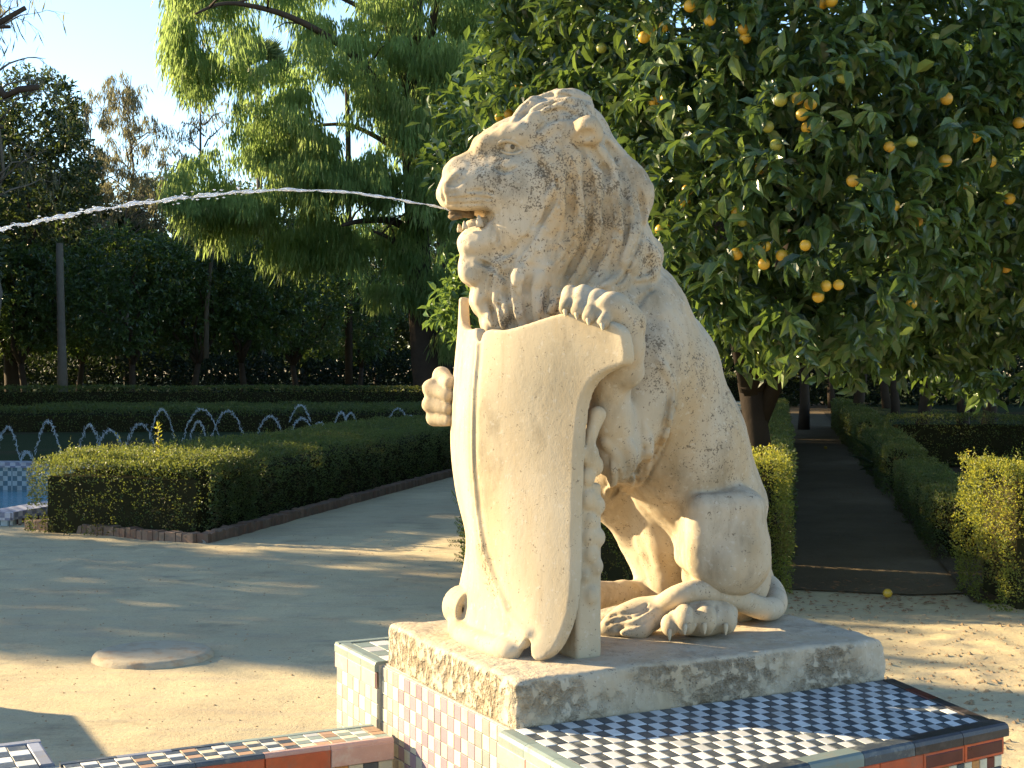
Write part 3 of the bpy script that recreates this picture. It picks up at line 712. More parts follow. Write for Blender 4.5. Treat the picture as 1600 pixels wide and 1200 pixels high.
def bilin(q, z):
    """map unit square onto the four (a, b) corners q of a level top"""
    def f(u, v, h=0.0):
        a = q[0][0]*(1-u)*(1-v)+q[1][0]*u*(1-v)+q[2][0]*u*v+q[3][0]*(1-u)*v
        b = q[0][1]*(1-u)*(1-v)+q[1][1]*u*(1-v)+q[2][1]*u*v+q[3][1]*(1-u)*v
        return tuple(W(a, b, z-ZS+h))
    return f
def face_fn(p0, p1, ztop, out):
    """upright face from (a,b) p0 to p1: u metres along, v metres down, h outwards"""
    A0, A1 = W(*p0), W(*p1); L = (A1-A0).length; d = (A1-A0)/L; n = Vector((d.y, -d.x, 0))*out
    return (lambda u, v, h=0.0: tuple(Vector((A0.x, A0.y, ztop-v))+d*u+n*h)), L
JOIN = {}
def flush_tiles(parent):
    mb, mats, idx, rnd = JOIN.pop(parent.name); o = mb.build('small_tiles', mats[0], parent); me = o.data
    for m in mats[1:]: me.materials.append(m)
    me.polygons.foreach_set('material_index', idx); a = me.attributes.new('tr', 'FLOAT', 'FACE'); a.data.foreach_set('value', rnd); o['kind'] = 'stuff'
def lay_tiles(parent, fn, nu, nv, u0, u1, v0, v1, pick, gu, gv, hgt=.006, name='tile', chamf=None, jit=.0006, skip=None, u_sc=1, v_sc=1, single=None):
    du, dv = (u1-u0)/nu, (v1-v0)/nv; rr = random.Random(nu*31+nv)
    for i in range(nu):
        for j in range(nv):
            if skip and skip(i, j): continue
            mb = MB(); hh = hgt+rr.uniform(-jit, jit); c = .0012
            x0, x1, y0, y1 = u0+i*du+gu, u0+(i+1)*du-gu, v0+j*dv+gv, v0+(j+1)*dv-gv
            cu, cv = c*u_sc, c*v_sc
            vs = [(x0, y0, 0), (x1, y0, 0), (x1, y1, 0), (x0, y1, 0), (x0, y0, hh-c), (x1, y0, hh-c), (x1, y1, hh-c), (x0, y1, hh-c),
                  (x0+cu, y0+cv, hh), (x1-cu, y0+cv, hh), (x1-cu, y1-cv, hh), (x0+cu, y1-cv, hh)]
            mb.add([fn(*p) for p in vs], [(0, 1, 5, 4), (1, 2, 6, 5), (2, 3, 7, 6), (3, 0, 4, 7), (4, 5, 9, 8), (5, 6, 10, 9), (6, 7, 11, 10), (7, 4, 8, 11), (8, 9, 10, 11)])
            fix_normals(mb)
            if single and single(i, j): mb.build(name, pick(i, j), parent)
            else:
                J = JOIN.setdefault(parent.name, (MB(), [], [], [])); m_ = pick(i, j)
                if m_ not in J[1]: J[1].append(m_)
                J[0].add(mb.v, mb.f); J[2].extend([J[1].index(m_)]*len(mb.f)); J[3].extend([rr.random()]*len(mb.f))
def fix_normals(mb):
    vs = [Vector(v) for v in mb.v]; c = sum(vs, Vector())/len(vs); out = []
    for f in mb.f:
        p = [vs[i] for i in f]; n = (p[1]-p[0]).cross(p[2]-p[0])
        out.append(f if n.dot(sum(p, Vector())/len(p)-c) > 0 else tuple(reversed(f)))
    mb.f = out
def prism(mb, q, z0, z1):
    vs = [tuple(W(a, b, z0-ZS)) for a, b in q]+[tuple(W(a, b, z1-ZS)) for a, b in q]; n = len(q)
    mb.add(vs, [tuple(range(n))[::-1], tuple(range(n, 2*n))]+[(i, (i+1) % n, n+(i+1) % n, n+i) for i in range(n)])
def trim(parent, name, pts, mat, w, h, zt, rnd=.006, side=1, n=1):
    """rounded edging strip cut in n pieces from (a,b) point to point; w across, h deep, top at zt"""
    A0, A1 = W(*pts[0]), W(*pts[1]); d = (A1-A0).normalized(); L = (A1-A0).length; nrm = Vector((d.y, -d.x, 0))*side
    for i in range(n):
        s0, s1 = L*i/n+.0008, L*(i+1)/n-.0008; prof = [(0, zt-h), (0, zt-.002), (.002, zt), (w-rnd, zt), (w-rnd*.3, zt-rnd*.3), (w, zt-rnd), (w, zt-h)]
        mb = MB(); vs = []
        for s in (s0, s1):
            for (o, z) in prof: p = A0+d*s+nrm*o; vs.append((p.x, p.y, z))
        k = len(prof); mb.add(vs, [tuple(range(k)), tuple(range(k, 2*k))]+[(j, (j+1) % k, k+(j+1) % k, k+j) for j in range(k)])
        fix_normals(mb); mb.build(name, mat[i % len(mat)] if isinstance(mat, list) else mat, parent)

ZB = .735
plinth = empty('tiled_plinth', W(.55, .40, -ZS), 0, 'tiled plinth under the stone lion with a black and white checkerboard ledge', 'plinth')
bpy.context.view_layer.update()
class PP:   # parent that keeps world coordinates
    pass
def keep(o, par):
    o.parent = par; o.matrix_parent_inverse = par.matrix_world.inverted(); return o
_b = MB.build
def _build(s, name, mat=None, parent=None, **kw):
    o = _b(s, name, mat, None, **kw)
    if parent is not None: keep(o, parent)
    return o
MB.build = _build

Q = [(-.045, -.004), (1.165, -.004), (1.052, -.497), (-.060, -.600)]           # right-hand ledge
core = MB(); prism(core, [(-.053, -.592), (1.045, -.490), (1.158, .004), (1.12, .83), (1.10, 1.155), (-.012, 1.155), (-.012, .830), (-.0005, .828), (-.0005, .004), (-.038, .0)], 0, ZB-.007)
prism(core, [(.006, .004), (1.128, .004), (1.128, .822), (.006, .822)], ZB-.0075, ZS-SLAB_T+.004)
core.build('core', M_BODY, plinth)
fn = bilin(Q, ZB-.007)
NU, NV = 36, 10
lay_tiles(plinth, fn, NU, NV, .034, .962, .0, .905, lambda i, j: M_WHITE if (i+j) % 2 == 0 else M_BLACK, .0006, .0015, .007, u_sc=.85, v_sc=2, single=lambda i, j: j >= 2)
# edging strips of the ledge
def QP(u, v): p = fn(u, v); d = Vector(p)-P1; return (d.x*AX.x+d.y*AX.y, d.x*BX.x+d.y*BX.y)
trim(plinth, 'edge_tile', (QP(.964, -.0), QP(.964, .905)), [M_TRIM, M_DRED, M_TRIM, M_TRIM], .042, .030, ZB+.002, .010, -1, 4)
trim(plinth, 'edge_tile', (QP(1.0, .907), QP(0, .907)), [M_TRIM, M_TRIM, M_BLACK, M_GREENB, M_BLACK, M_GREENB, M_GREENB], .052, .030, ZB+.0025, .012, -1, 7)
trim(plinth, 'edge_tile', (QP(.032, .905), QP(.032, .0)), M_GREENB, .040, .030, ZB+.0015, .012, -1, 4)
# front face of the ledge: framed glazed strips, then small mosaic tiles
f1, L1 = face_fn(QP(1.0, .990), QP(0, .990), ZB-.028, -1)
for i in range(8):
    w = L1/8; m = [M_DRED, M_DRED, M_ORANGE, M_ORANGE, M_ORANGE, M_DRED, M_ORANGE, M_ORANGE][i]
    mb = MB(); mb.cushion(i*w+.001, (i+1)*w-.001, 0, .042, 0, .010, .002, lambda u, v, h: f1(u, v, h-.002)); fix_normals(mb); mb.build('glazed_strip', M_ORANGE, plinth)
    if m is M_DRED:
        mb = MB(); mb.cushion(i*w+.008, (i+1)*w-.007, .006, .036, .006, .0115, .002, lambda u, v, h: f1(u, v, h-.002)); fix_normals(mb); mb.build('glazed_panel', M_DRED, plinth)
rm = random.Random(4)
def mosaic(i, j):
    if (i+j) % 2 == 0: return M_CREAM
    return rm.choice([M_BLACK, M_BLACK, M_DRED, M_OCHRE, M_PINK, M_BLUE, M_BLACK])
lay_tiles(plinth, lambda u, v, h: f1(u, v+.044, h-.003), 30, 3, .002, .80, .0, .081, mosaic, .0008, .0008, .006)
f1b, L1b = face_fn(QP(.996, .0), QP(.996, 1.0), ZB-.028, -1)
for i in range(4):
    w = L1b/4; mb = MB(); mb.cushion(i*w+.001, (i+1)*w-.001, 0, .042, 0, .009, .002, lambda u, v, h: f1b(u, v, h-.004)); fix_normals(mb); mb.build('glazed_strip', M_DRED, plinth)
lay_tiles(plinth, lambda u, v, h: f1b(u, v+.044, h-.004), 16, 3, .002, L1b-.002, .0, .081, mosaic, .0008, .0008, .005)
# face under the slab: mauve and cream tiles
PT = .042
f2, L2 = face_fn((0, .826), (0, .004), ZS-SLAB_T-.004, 1)
nc = 20
def facepick(i, j):
    if (i+j) % 2: return M_CREAM
    return M_MAUVE if 2 < i < 15 else M_GREY
lay_tiles(plinth, lambda u, v, h: f2(u, v, h-.001), nc, 7, .0, L2, .0, .275, facepick, .0008, .0008, .006)
f3, L3 = face_fn(QP(0.004, 0), QP(0.004, 1.0), ZB-.028, 1)
for i in range(4):
    w = L3/4; mb = MB(); mb.cushion(i*w+.001, (i+1)*w-.001, 0, .045, 0, .008, .002, lambda u, v, h: f3(u, v, h+.002)); fix_normals(mb); mb.build('glazed_strip', M_PINK, plinth)
lay_tiles(plinth, lambda u, v, h: f3(u, v+.046, h-.003), 14, 3, .0, L3, .0, .126, lambda i, j: M_CREAM if (i+j) % 2 else M_GREY, .0008, .0008, .006)
# far flank block: pale tiled top, worn pink strip, white tiles
Q2 = [(-.020, .835), (1.10, .835), (1.10, 1.165), (-.020, 1.165)]
fb = bilin(Q2, ZB-.007)
lay_tiles(plinth, fb, 20, 4, .034, 1.0, .03, .87, lambda i, j: M_WHITE if (i+j) % 2 == 0 else M_GREENB, .0009, .003, .007, u_sc=.9, v_sc=3)
trim(plinth, 'edge_tile', ((.016, .832), (.016, 1.168)), M_GREENB, .040, .030, ZB+.002, .010, -1, 3)
trim(plinth, 'edge_tile', ((-.023, 1.132), (1.10, 1.132)), M_GREENB, .036, .030, ZB+.003, .010, -1, 7)
f4, L4 = face_fn((-.019, 1.162), (-.019, .828), ZB-.029, 1)
for i in range(3):
    w = L4/3; mb = MB(); mb.cushion(i*w+.001, (i+1)*w-.001, 0, .045, 0, .007, .002, lambda u, v, h: f4(u, v, h-.001)); fix_normals(mb); mb.build('glazed_strip', M_PINK, plinth)
mb = MB(); mb.cushion(.0, L4, .046, .70, 0, .004, .001, lambda u, v, h: f4(u, v, h-.009)); fix_normals(mb); mb.build('side_wall', M_BODY, plinth)
lay_tiles(plinth, lambda u, v, h: f4(u, v+.048, h-.006), 7, 6, .0, L4, .0, .252, lambda i, j: M_CREAM if (i+j) % 2 else M_GREY, .0008, .0008, .006)

flush_tiles(plinth)
# ------------------------------------------------------------------ low tiled wall running from the plinth
ZW = .570
wall = empty('low_tiled_wall', W(-.7, .72, -ZS), 0, 'low basin wall with blue and white checkered tile top and orange glazed edge, joining the plinth', 'wall')
bpy.context.view_layer.update()
mb = MB(); prism(mb, [(-2.6, .645), (-.052, .645), (-.052, .80), (-.915, .80), (-.915, 1.055), (-2.6, 1.055)], 0, ZW-.007); mb.build('core', M_BODY, wall)
QW = [(-.90, .655), (-.048, .655), (-.048, .775), (-.90, .775)]; fw = bilin(QW, ZW-.007)
def wp(i, j): 
    if (i+j) % 2: return (M_BLACK if (i*5+j) % 4 else M_BLUEW) if i < 14 else (M_TAN if (i+j*3) % 5 == 0 else M_GREENB)
    return [M_WHITE, M_TAN, M_CREAM][(i*7+j*3) % 3] if i > 3 else M_WHITE
lay_tiles(wall, fw, 20, 4, 0, 1, 0, 1, wp, .0011, .006, .007, u_sc=1.2, v_sc=8, single=lambda i, j: True)
trim(wall, 'edge_tile', ((-.905, .777), (-.048, .777)), [M_BLACK, M_BLUEW, M_BLACK, M_GREENB, M_GREENB, M_GREENB], .028, .03, ZW+.001, .008, -1, 6)
trim(wall, 'edge_tile', ((-.048, .653), (-2.6, .653)), [M_PINK, M_PINK, M_BLACK, M_BLACK, M_BLACK, M_TRIM, M_BLACK, M_BLACK, M_BLACK], .024, .012, ZW+.001, .008, -1, 14)
f5, L5 = face_fn((-.048, .632), (-2.6, .632), ZW-.010, -1)
for i in range(14):
    w = L5/14; mb = MB(); mb.cushion(i*w+.001, (i+1)*w-.001, 0, .048, 0, .012, .002, lambda u, v, h: f5(u, v, h-.006)); fix_normals(mb); mb.build('glazed_strip', M_PINK if i == 0 else M_ORANGE, wall)
lay_tiles(wall, lambda u, v, h: f5(u, v+.049, h-.006), 20, 2, .002, .86, 0, .084, mosaic, .0008, .0008, .006)
QC = [(-2.58, .655), (-.955, .655), (-.955, 1.02), (-2.58, 1.02)]; fc = bilin(QC, ZW-.007)
lay_tiles(wall, fc, 32, 7, 0, 1, 0, 1, lambda i, j: M_WHITE if (i+j) % 2 == 0 else M_BLACK, .0006, .003, .007, skip=lambda i, j: i < 22, u_sc=.6, v_sc=3, single=lambda i, j: True)
trim(wall, 'edge_tile', ((-.952, 1.06), (-.952, .80)), M_BLUEW, .038, .03, ZW+.0015, .008, -1, 2)
trim(wall, 'edge_tile', ((-2.6, 1.022), (-.914, 1.022)), M_BLUEW, .036, .03, ZW+.003, .008, -1, 6)

flush_tiles(wall)
# ------------------------------------------------------------------ the twin plinth that throws its shadow from beyond the frame
TW = [(-4.86, 2.02), (-3.62, 2.02), (-3.62, .30), (-4.86, .30)]
print('plinth', round(time.time()-T0, 1))
# ------------------------------------------------------------------ ground
G1 = Vector((.2455, .969, 0)).normalized()      # garden axis along the left-hand kerb
PTH = Vector((.189, .982, 0)).normalized()      # direction of the shaded path
PC = Vector((-4.87, 13.75, 0)); PCL = Vector((-.995, .10, 0)).normalized()
POOL = [PC, PC+G1*7.0, PC+G1*7.0+PCL*9, PC+PCL*9]
def inside(poly, x, y):
    ins = np.zeros(np.shape(x), bool); n = len(poly)
    for i in range(n):
        a, b = poly[i], poly[(i+1) % n]
        c = ((a.y > y) != (b.y > y)) & (x < (b.x-a.x)*(y-a.y)/(b.y-a.y+1e-12)+a.x); ins ^= c
    return ins
def ground_z(x, y):
    x = np.asarray(x, float); y = np.asarray(y, float); near = np.exp(-np.maximum(0, y-14)/6)
    z = .010*(fbm(x*1.3, y*1.3, 0*x, 4, 21)-.5)*2+.004*(fbm(x*7, y*7, 0*x, 3, 22)-.5)*2
    m = np.clip((x-1.2)/1.2, 0, 1)*np.clip((9.2-y)/1.2, 0, 1)*np.clip((y-4.6)/.8, 0, 1)+np.clip((-2.0-x)/1.0, 0, 1)*np.clip((y-10)/1.2, 0, 1)*np.clip((13.4-y)/1, 0, 1)*.8
    z = z+m*.030*np.clip(fbm(x*5.5, y*5.5, 0*x, 4, 23)-.47, 0, 1)*2.2
    return z*near
def spaced(a, b, c, d, fine, ratio=1.12):
    """coordinates from a to d, spaced finely between b and c and ever wider outside"""
    mid = list(np.arange(b, c, fine)); out = [c]; s_ = fine
    while out[-1] < d: s_ = min(s_*ratio, 25); out.append(out[-1]+s_)
    lo = [b]; s_ = fine
    while lo[-1] > a: s_ = min(s_*ratio, 25); lo.append(lo[-1]-s_)
    return np.array(lo[:0:-1]+mid+out)
xs = spaced(-300, -5.5, 4.6, 300, .045); ys = spaced(-60, 3.5, 14.5, 420, .045)
GX, GY = np.meshgrid(xs, ys, indexing='ij'); GZ = ground_z(GX, GY)
nxg, nyg = GX.shape; I = np.arange(nxg*nyg).reshape(nxg, nyg)
q = np.stack([I[:-1, :-1], I[1:, :-1], I[1:, 1:], I[:-1, 1:]], -1).reshape(-1, 4)
cx = (GX[:-1, :-1]+GX[1:, 1:]).ravel()/2; cy = (GY[:-1, :-1]+GY[1:, 1:]).ravel()/2
q = q[~inside(POOL, cx, cy)]
t = NT('sandy_ground'); p = t.pos(); xyz = t.sep(p)
big = t.noise(p, .55, 5, .6); mid = t.noise(p, 3.5, 6, .65); fine = t.noise(p, 45, 6, .7); grit = t.noise(p, 220, 3, .7)
col = t.mix(t.ramp(big, [(.35, 0), (.65, 1)]), (.45, .37, .225), (.58, .475, .28))
col = t.mix(t.math('MULTIPLY', t.ramp(mid, [(.45, 0), (.62, 1)]), .45), col, (.43, .32, .195))
str_ = t.noise(t.map(p, (.6, 3.0, 1), (0, 0, 0), (0, 0, .25)), 3.2, 5, .65)
col = t.mix(t.math('MULTIPLY', t.ramp(str_, [(.50, 0), (.68, 1)]), .45), col, (.33, .29, .23))
col = t.mix(t.math('MULTIPLY', t.ramp(fine, [(.52, 0), (.66, 1)]), .40), col, (.27, .215, .14))
col = t.mix(t.math('MULTIPLY', t.ramp(fine, [(.30, 1), (.42, 0)]), .35), col, (.50, .42, .29))
dmp = t.noise(t.map(p, (1, 1.6, 1), (5, 2, 0)), 1.1, 6, .7); col = t.mix(t.math('MULTIPLY', t.ramp(dmp, [(.56, 0), (.68, 1)]), .50), col, (.19, .15, .10))
col = t.mix(t.math('MULTIPLY', t.ramp(grit, [(.62, 0), (.70, 1)]), .45), col, (.12, .095, .06))
hh = t.math('ADD', t.math('MULTIPLY', fine, .7), t.math('MULTIPLY', grit, .3))
M_SAND = t.done(col, .95, t.bump(hh, .55, .012, t.bump(mid, .25, .03)), .15)
gr = add_obj('ground', mesh_np('ground', np.stack([GX, GY, GZ], -1).reshape(-1, 3), q), M_SAND); gr['kind'] = 'structure'

def sheet(name, poly, z, mat, n=1):
    mb = MB(); mb.add([(p_[0], p_[1], z) for p_ in poly], [tuple(range(len(poly)))]); o = mb.build(name, mat); o['kind'] = 'structure'; return o
t = NT('garden_soil'); p = t.pos(); c = t.mix(t.noise(p, 2.5, 6, .65), (.045, .032, .018), (.10, .075, .045)); c = t.mix(t.math('MULTIPLY', t.ramp(t.noise(p, 30, 6, .7), [(.55, 0), (.62, 1)]), .7), c, (.16, .10, .04))
M_SOIL = t.done(c, .95, t.bump(t.noise(p, 18, 6, .7), .8, .03), .1)
t = NT('short_grass'); p = t.pos(); c = t.mix(t.noise(p, 1.3, 6, .7), (.020, .034, .012), (.040, .055, .020)); c = t.mix(t.ramp(t.noise(p, .5, 3), [(.55, 0), (.68, 1)]), c, (.055, .048, .026))
M_GRASS = t.done(c, .95, t.bump(t.noise(p, 25, 6, .7), .9, .05), .1)
K1, K2, K0 = Vector((-2.72, 12.42, 0)), Vector((1.4, 28.7, 0)), Vector((-4.62, 13.53, 0))
sheet('garden_bed', [(K0.x+.2, K0.y+.1), (K1.x, K1.y+.12), (K2.x, K2.y), (-3, 42), (-12, 42), (-3.1, 20.9)], .034, M_SOIL)
pl = lambda y: 1.88+(y-9.6)*.1925; pr = lambda y: 2.95+(y-9.2)*.1925       # left and right edges of the shaded path
sheet('garden_bed', [(0, 9.9), (pl(9.9)-.05, 9.9), (pl(46)-.05, 46), (1.0, 46)], .030, M_SOIL)
sheet('garden_bed', [(pr(9.3)+.05, 9.3), (9, 9.3), (30, 46), (pr(46)+.05, 46)], .030, M_SOIL)
sheet('grass', [(-40, 21.6), (-3.3, 21.3), (-3.2, 41), (-40, 41)], .044, M_GRASS)
sheet('grass', [(pr(21)+.7, 21), (40, 21), (60, 75), (pr(75)+.7, 75)], .050, M_GRASS)
sheet('grass', [(-80, 41), (1.0, 41), (1.0, 150), (-80, 150)], .050, M_GRASS)
sheet('grass', [(8, 76), (90, 76), (90, 150), (8, 150)], .056, M_GRASS)

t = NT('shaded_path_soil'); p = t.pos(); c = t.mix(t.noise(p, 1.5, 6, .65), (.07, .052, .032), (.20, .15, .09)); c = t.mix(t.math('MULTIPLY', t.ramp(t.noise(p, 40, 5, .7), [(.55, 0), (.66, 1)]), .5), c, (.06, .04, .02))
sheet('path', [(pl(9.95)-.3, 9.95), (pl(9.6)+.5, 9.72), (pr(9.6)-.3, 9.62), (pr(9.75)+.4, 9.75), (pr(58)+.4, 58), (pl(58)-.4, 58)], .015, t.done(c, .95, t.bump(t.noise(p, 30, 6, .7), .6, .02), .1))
# pebbles and crumbs on the sand: nobody could count them
mb = MB(); rp = random.Random(8)
def crumb(mb, x, y, r, z=None):
    z = float(ground_z(x, y)) if z is None else z
    dirs = [(1, 0, 0), (-1, 0, 0), (0, 1, 0), (0, -1, 0), (0, 0, 1)]; v = [(x+d[0]*r*rp.uniform(.6, 1.3), y+d[1]*r*rp.uniform(.6, 1.3), z+(d[2]*r*rp.uniform(.4, .9))) for d in dirs]
    mb.add(v, [(0, 2, 4), (2, 1, 4), (1, 3, 4), (3, 0, 4)])
for _ in range(3600):
    y = rp.uniform(4.3, 13); x = rp.uniform(-.37*y-.3, .37*y+.3)
    if 0 < x < 1.4 and y < 4.6: continue
    crumb(mb, x, y, rp.choice([.002, .003, .003, .004, .005, .006, .009]))
for _ in range(900):
    y = rp.uniform(5, 9.2); x = rp.uniform(1.5, .37*y+.2); crumb(mb, x, y, rp.choice([.006, .009, .013, .018]))
M_CRUMB = simple_mat('earth_crumbs', (.30, .21, .12), .95, .1, .45, 3)
o = mb.build('pebbles', M_CRUMB); tag(o, kind='stuff', label='small pebbles and crumbs of earth scattered over the sandy ground', cat='pebbles')
# fallen leaves under the hedges
mb = MB()
for _ in range(1500):
    if rp.random() < .6: y = rp.uniform(9.3, 20); x = pr(y)+rp.uniform(-.5, .15)*(1 if rp.random() < .8 else 2)
    else: y = rp.uniform(9.0, 12); x = rp.uniform(pl(y), pr(y))
    a = rp.uniform(0, 6.28); r = rp.uniform(.012, .028); z = float(ground_z(x, y))+.008; ca, sa_ = math.cos(a)*r, math.sin(a)*r
    mb.add([(x+ca, y+sa_, z+.004), (x-sa_*.5, y+ca*.5, z), (x-ca, y-sa_, z+rp.uniform(0, .012)), (x+sa_*.5, y-ca*.5, z)], [(0, 1, 2, 3)])
o = mb.build('leaf_litter', simple_mat('dry_leaves', (.20, .10, .045), .8, .3, .5, 5)); tag(o, kind='stuff', label='dry fallen leaves lying along the edges of the shaded path', cat='leaf litter')

# concrete disc set in the sand
mb = MB(); rng2 = random.Random(2); cx0, cy0 = -1.945, 7.66; N = 64
rings = [(.325, -.004), (.318, .014), (.304, .028), (.286, .033), (.20, .034), (.10, .035)]
vs = []
for ri, (r, z) in enumerate(rings):
    for k in range(N):
        a = 2*math.pi*k/N; rr = r+(rng2.uniform(-.003, .003) if ri < 3 else 0); vs.append((cx0+rr*math.cos(a), cy0+rr*math.sin(a), z+(rng2.uniform(-.002, .002) if ri in (1, 2) else 0)))
vs.append((cx0, cy0, .035)); fs = [(i*N+k, i*N+(k+1) % N, (i+1)*N+(k+1) % N, (i+1)*N+k) for i in range(5) for k in range(N)]+[(5*N+k, 5*N+(k+1) % N, 6*N) for k in range(N)]
mb.add(vs, fs, True)
t = NT('old_concrete'); p = t.pos(); c = t.mix(t.noise(p, 4, 5, .6), (.36, .30, .21), (.50, .42, .29)); c = t.mix(t.math('MULTIPLY', t.ramp(t.noise(p, 11, 6, .7), [(.5, 0), (.62, 1)]), .5), c, (.34, .20, .10))
o = mb.build('manhole_cover', t.done(c, .9, t.bump(t.noise(p, 60, 6, .7), .5, .01), .2)); tag(o, 'round concrete cover standing slightly proud of the sand, rough at its rim', 'manhole cover')

# ------------------------------------------------------------------ brick kerb, one brick at a time
kerb = empty('brick_kerb', (K1.x, K1.y, 0), 0, 'kerb of bricks set on end along the clipped hedge beside the sandy walk', 'kerb'); bpy.context.view_layer.update()
t = NT('kerb_brick'); p = t.pos(); oi = t.node('ShaderNodeObjectInfo').outputs['Random']
c = t.mix(oi, (.17, .10, .07), (.26, .17, .12)); c = t.mix(t.math('MULTIPLY', t.ramp(t.noise(p, 14, 6, .7), [(.45, 0), (.6, 1)]), .6), c, (.13, .115, .09)); M_BRICK = t.done(c, .92, t.bump(t.noise(p, 45, 5, .7), .6, .01), .15)
bms = []
for k in range(4):
    mb = MB(); rr = random.Random(k); mb.cushion(-.030, .030, -.055, .055, -.06, .088+rr.uniform(-.006, .006), .007, lambda x, y, z: (x+rr.uniform(-.002, .002), y+rr.uniform(-.003, .003), z+rr.uniform(-.003, .003))); fix_normals(mb)
    me = bpy.data.meshes.new('brick'); me.from_pydata(mb.v, [], mb.f); me.materials.append(M_BRICK); bms.append(me)
def brick_run(a, b):
    L = (b-a).length; d = (b-a)/L; n = int(L/.0675); ang = math.atan2(d.y, d.x)
    for i in range(n):
        p_ = a+d*(i+.5)*(L/n); o = bpy.data.objects.new('brick', bms[rp.randrange(4)]); COL.objects.link(o); o.location = (p_.x+rp.uniform(-.004, .004), p_.y+rp.uniform(-.004, .004), rp.uniform(-.008, .006)); o.rotation_euler = (rp.uniform(-.03, .03), rp.uniform(-.03, .03), ang+rp.uniform(-.03, .03)); keep(o, kerb)
brick_run(K0, K1+Vector((-.05, .03, 0))); brick_run(K1, K1+G1*11.5)
mb = MB(); mb.tube([K0, K1, K1+G1*11.5], .035, 6); mb.build('mortar', M_BODY, kerb)

# ------------------------------------------------------------------ sunken pool at the left with tiled rim and water
pool = empty('tiled_pool', tuple(PC), 0, 'sunken pool of turquoise water with blue tiled walls beside the hedge corner', 'pool'); bpy.context.view_layer.update()
rw = .34
def checker_mat(name, c1, c2, sc, rot, rough=.3):
    t = NT(name); p = t.pos(); m = t.map(p, (1, 1, 1), (0, 0, 0), (0, 0, rot)); k = t.node('ShaderNodeTexChecker'); t.l.new(m, k.inputs[0]); k.inputs['Scale'].default_value = sc; k.inputs[1].default_value = (*c1, 1); k.inputs[2].default_value = (*c2, 1)
    c = t.mix(t.math('MULTIPLY', t.ramp(t.noise(p, 8, 5, .7), [(.45, 0), (.65, 1)]), .4), k.outputs[0], (.2, .19, .16)); return t.done(c, rough, t.bump(t.noise(p, 40, 4), .2, .01), .5)
rotg = math.atan2(G1.y, G1.x)
M_RIMT = checker_mat('rim_tiles', (.42, .42, .48), (.16, .17, .26), 12.5, -rotg+.0); M_WALLT = checker_mat('pool_wall_tiles', (.34, .40, .42), (.05, .12, .16), 14, -rotg)
def slab_poly(mb, poly, z0, z1):
    n = len(poly); vs = [(p_.x, p_.y, z0) for p_ in poly]+[(p_.x, p_.y, z1) for p_ in poly]
    mb.add(vs, [tuple(range(n))[::-1], tuple(range(n, 2*n))]+[(i, (i+1) % n, n+(i+1) % n, n+i) for i in range(n)])
def strip(a, b, w_in, name, mat, z0, z1, off=0.0):
    d = (b-a).normalized(); n_ = Vector((-d.y, d.x, 0)); mb = MB(); slab_poly(mb, [a+n_*off, b+n_*off, b+n_*(off+w_in), a+n_*(off+w_in)], z0, z1); fix_normals(mb); return mb.build(name, mat, pool)
P0, P1_, P2_, P3_ = POOL
strip(P0-G1*.02, P1_+G1*.34, rw, 'rim', M_RIMT, .055, .130); strip(P3_, P0+Vector((.02, 0, 0)), rw, 'rim', M_RIMT, .057, .132); strip(P1_, P2_, rw, 'rim', M_RIMT, .054, .129)
M_PTILE = [M_WHITE, glaze_mat('purple_tile', (.10, .045, .06), .3, .3)]
strip(P0, P1_, rw-.06, 'wall_tiles', M_WALLT, -.45, .052, .03); strip(P3_, P0, rw-.06, 'wall_tiles', M_WALLT, -.45, .0525, .03); strip(P1_, P2_, rw-.06, 'wall_tiles', M_WALLT, -.45, .0515, .03)
for i in range(16):            # checker on the outer face near the corner
    for j in range(2):
        for (o_, d_, nn) in ((P0+Vector((.0, .02, 0)), PCL, -1), (P0+G1*.02, G1, 1)):
            mb = MB(); n_ = Vector((d_.y, -d_.x, 0))*nn
            fn_ = lambda u, v, h: tuple(o_+d_*u+n_*(h-.028)+Vector((0, 0, .052-v)))
            mb.cushion(i*.06+.001, (i+1)*.06-.001, j*.05+.001, (j+1)*.05-.001, 0, .012, .001, fn_); fix_normals(mb); mb.build('tile', M_PTILE[(i+j) % 2], pool)
mb = MB(); slab_poly(mb, [Vector((p_.x, p_.y, 0)) for p_ in POOL], -.62, -.55); mb.build('pool_floor', simple_mat('pool_floor_tiles', (.10, .42, .55), .4, .4, .2, 3), pool)
t = NT('pool_water'); t.p.inputs['Transmission Weight'].default_value = .85; t.p.inputs['IOR'].default_value = 1.33; p = t.pos()
M_WATER = t.done((.45, .80, .90), .04, t.bump(t.noise(p, 9, 4, .6), .5, .03), .5)
mb = MB(); slab_poly(mb, [Vector((p_.x, p_.y, 0)) for p_ in POOL], -.29, -.28); mb.f = mb.f[1:2]; o = mb.build('water', M_WATER, pool)
print('ground', round(time.time()-T0, 1))
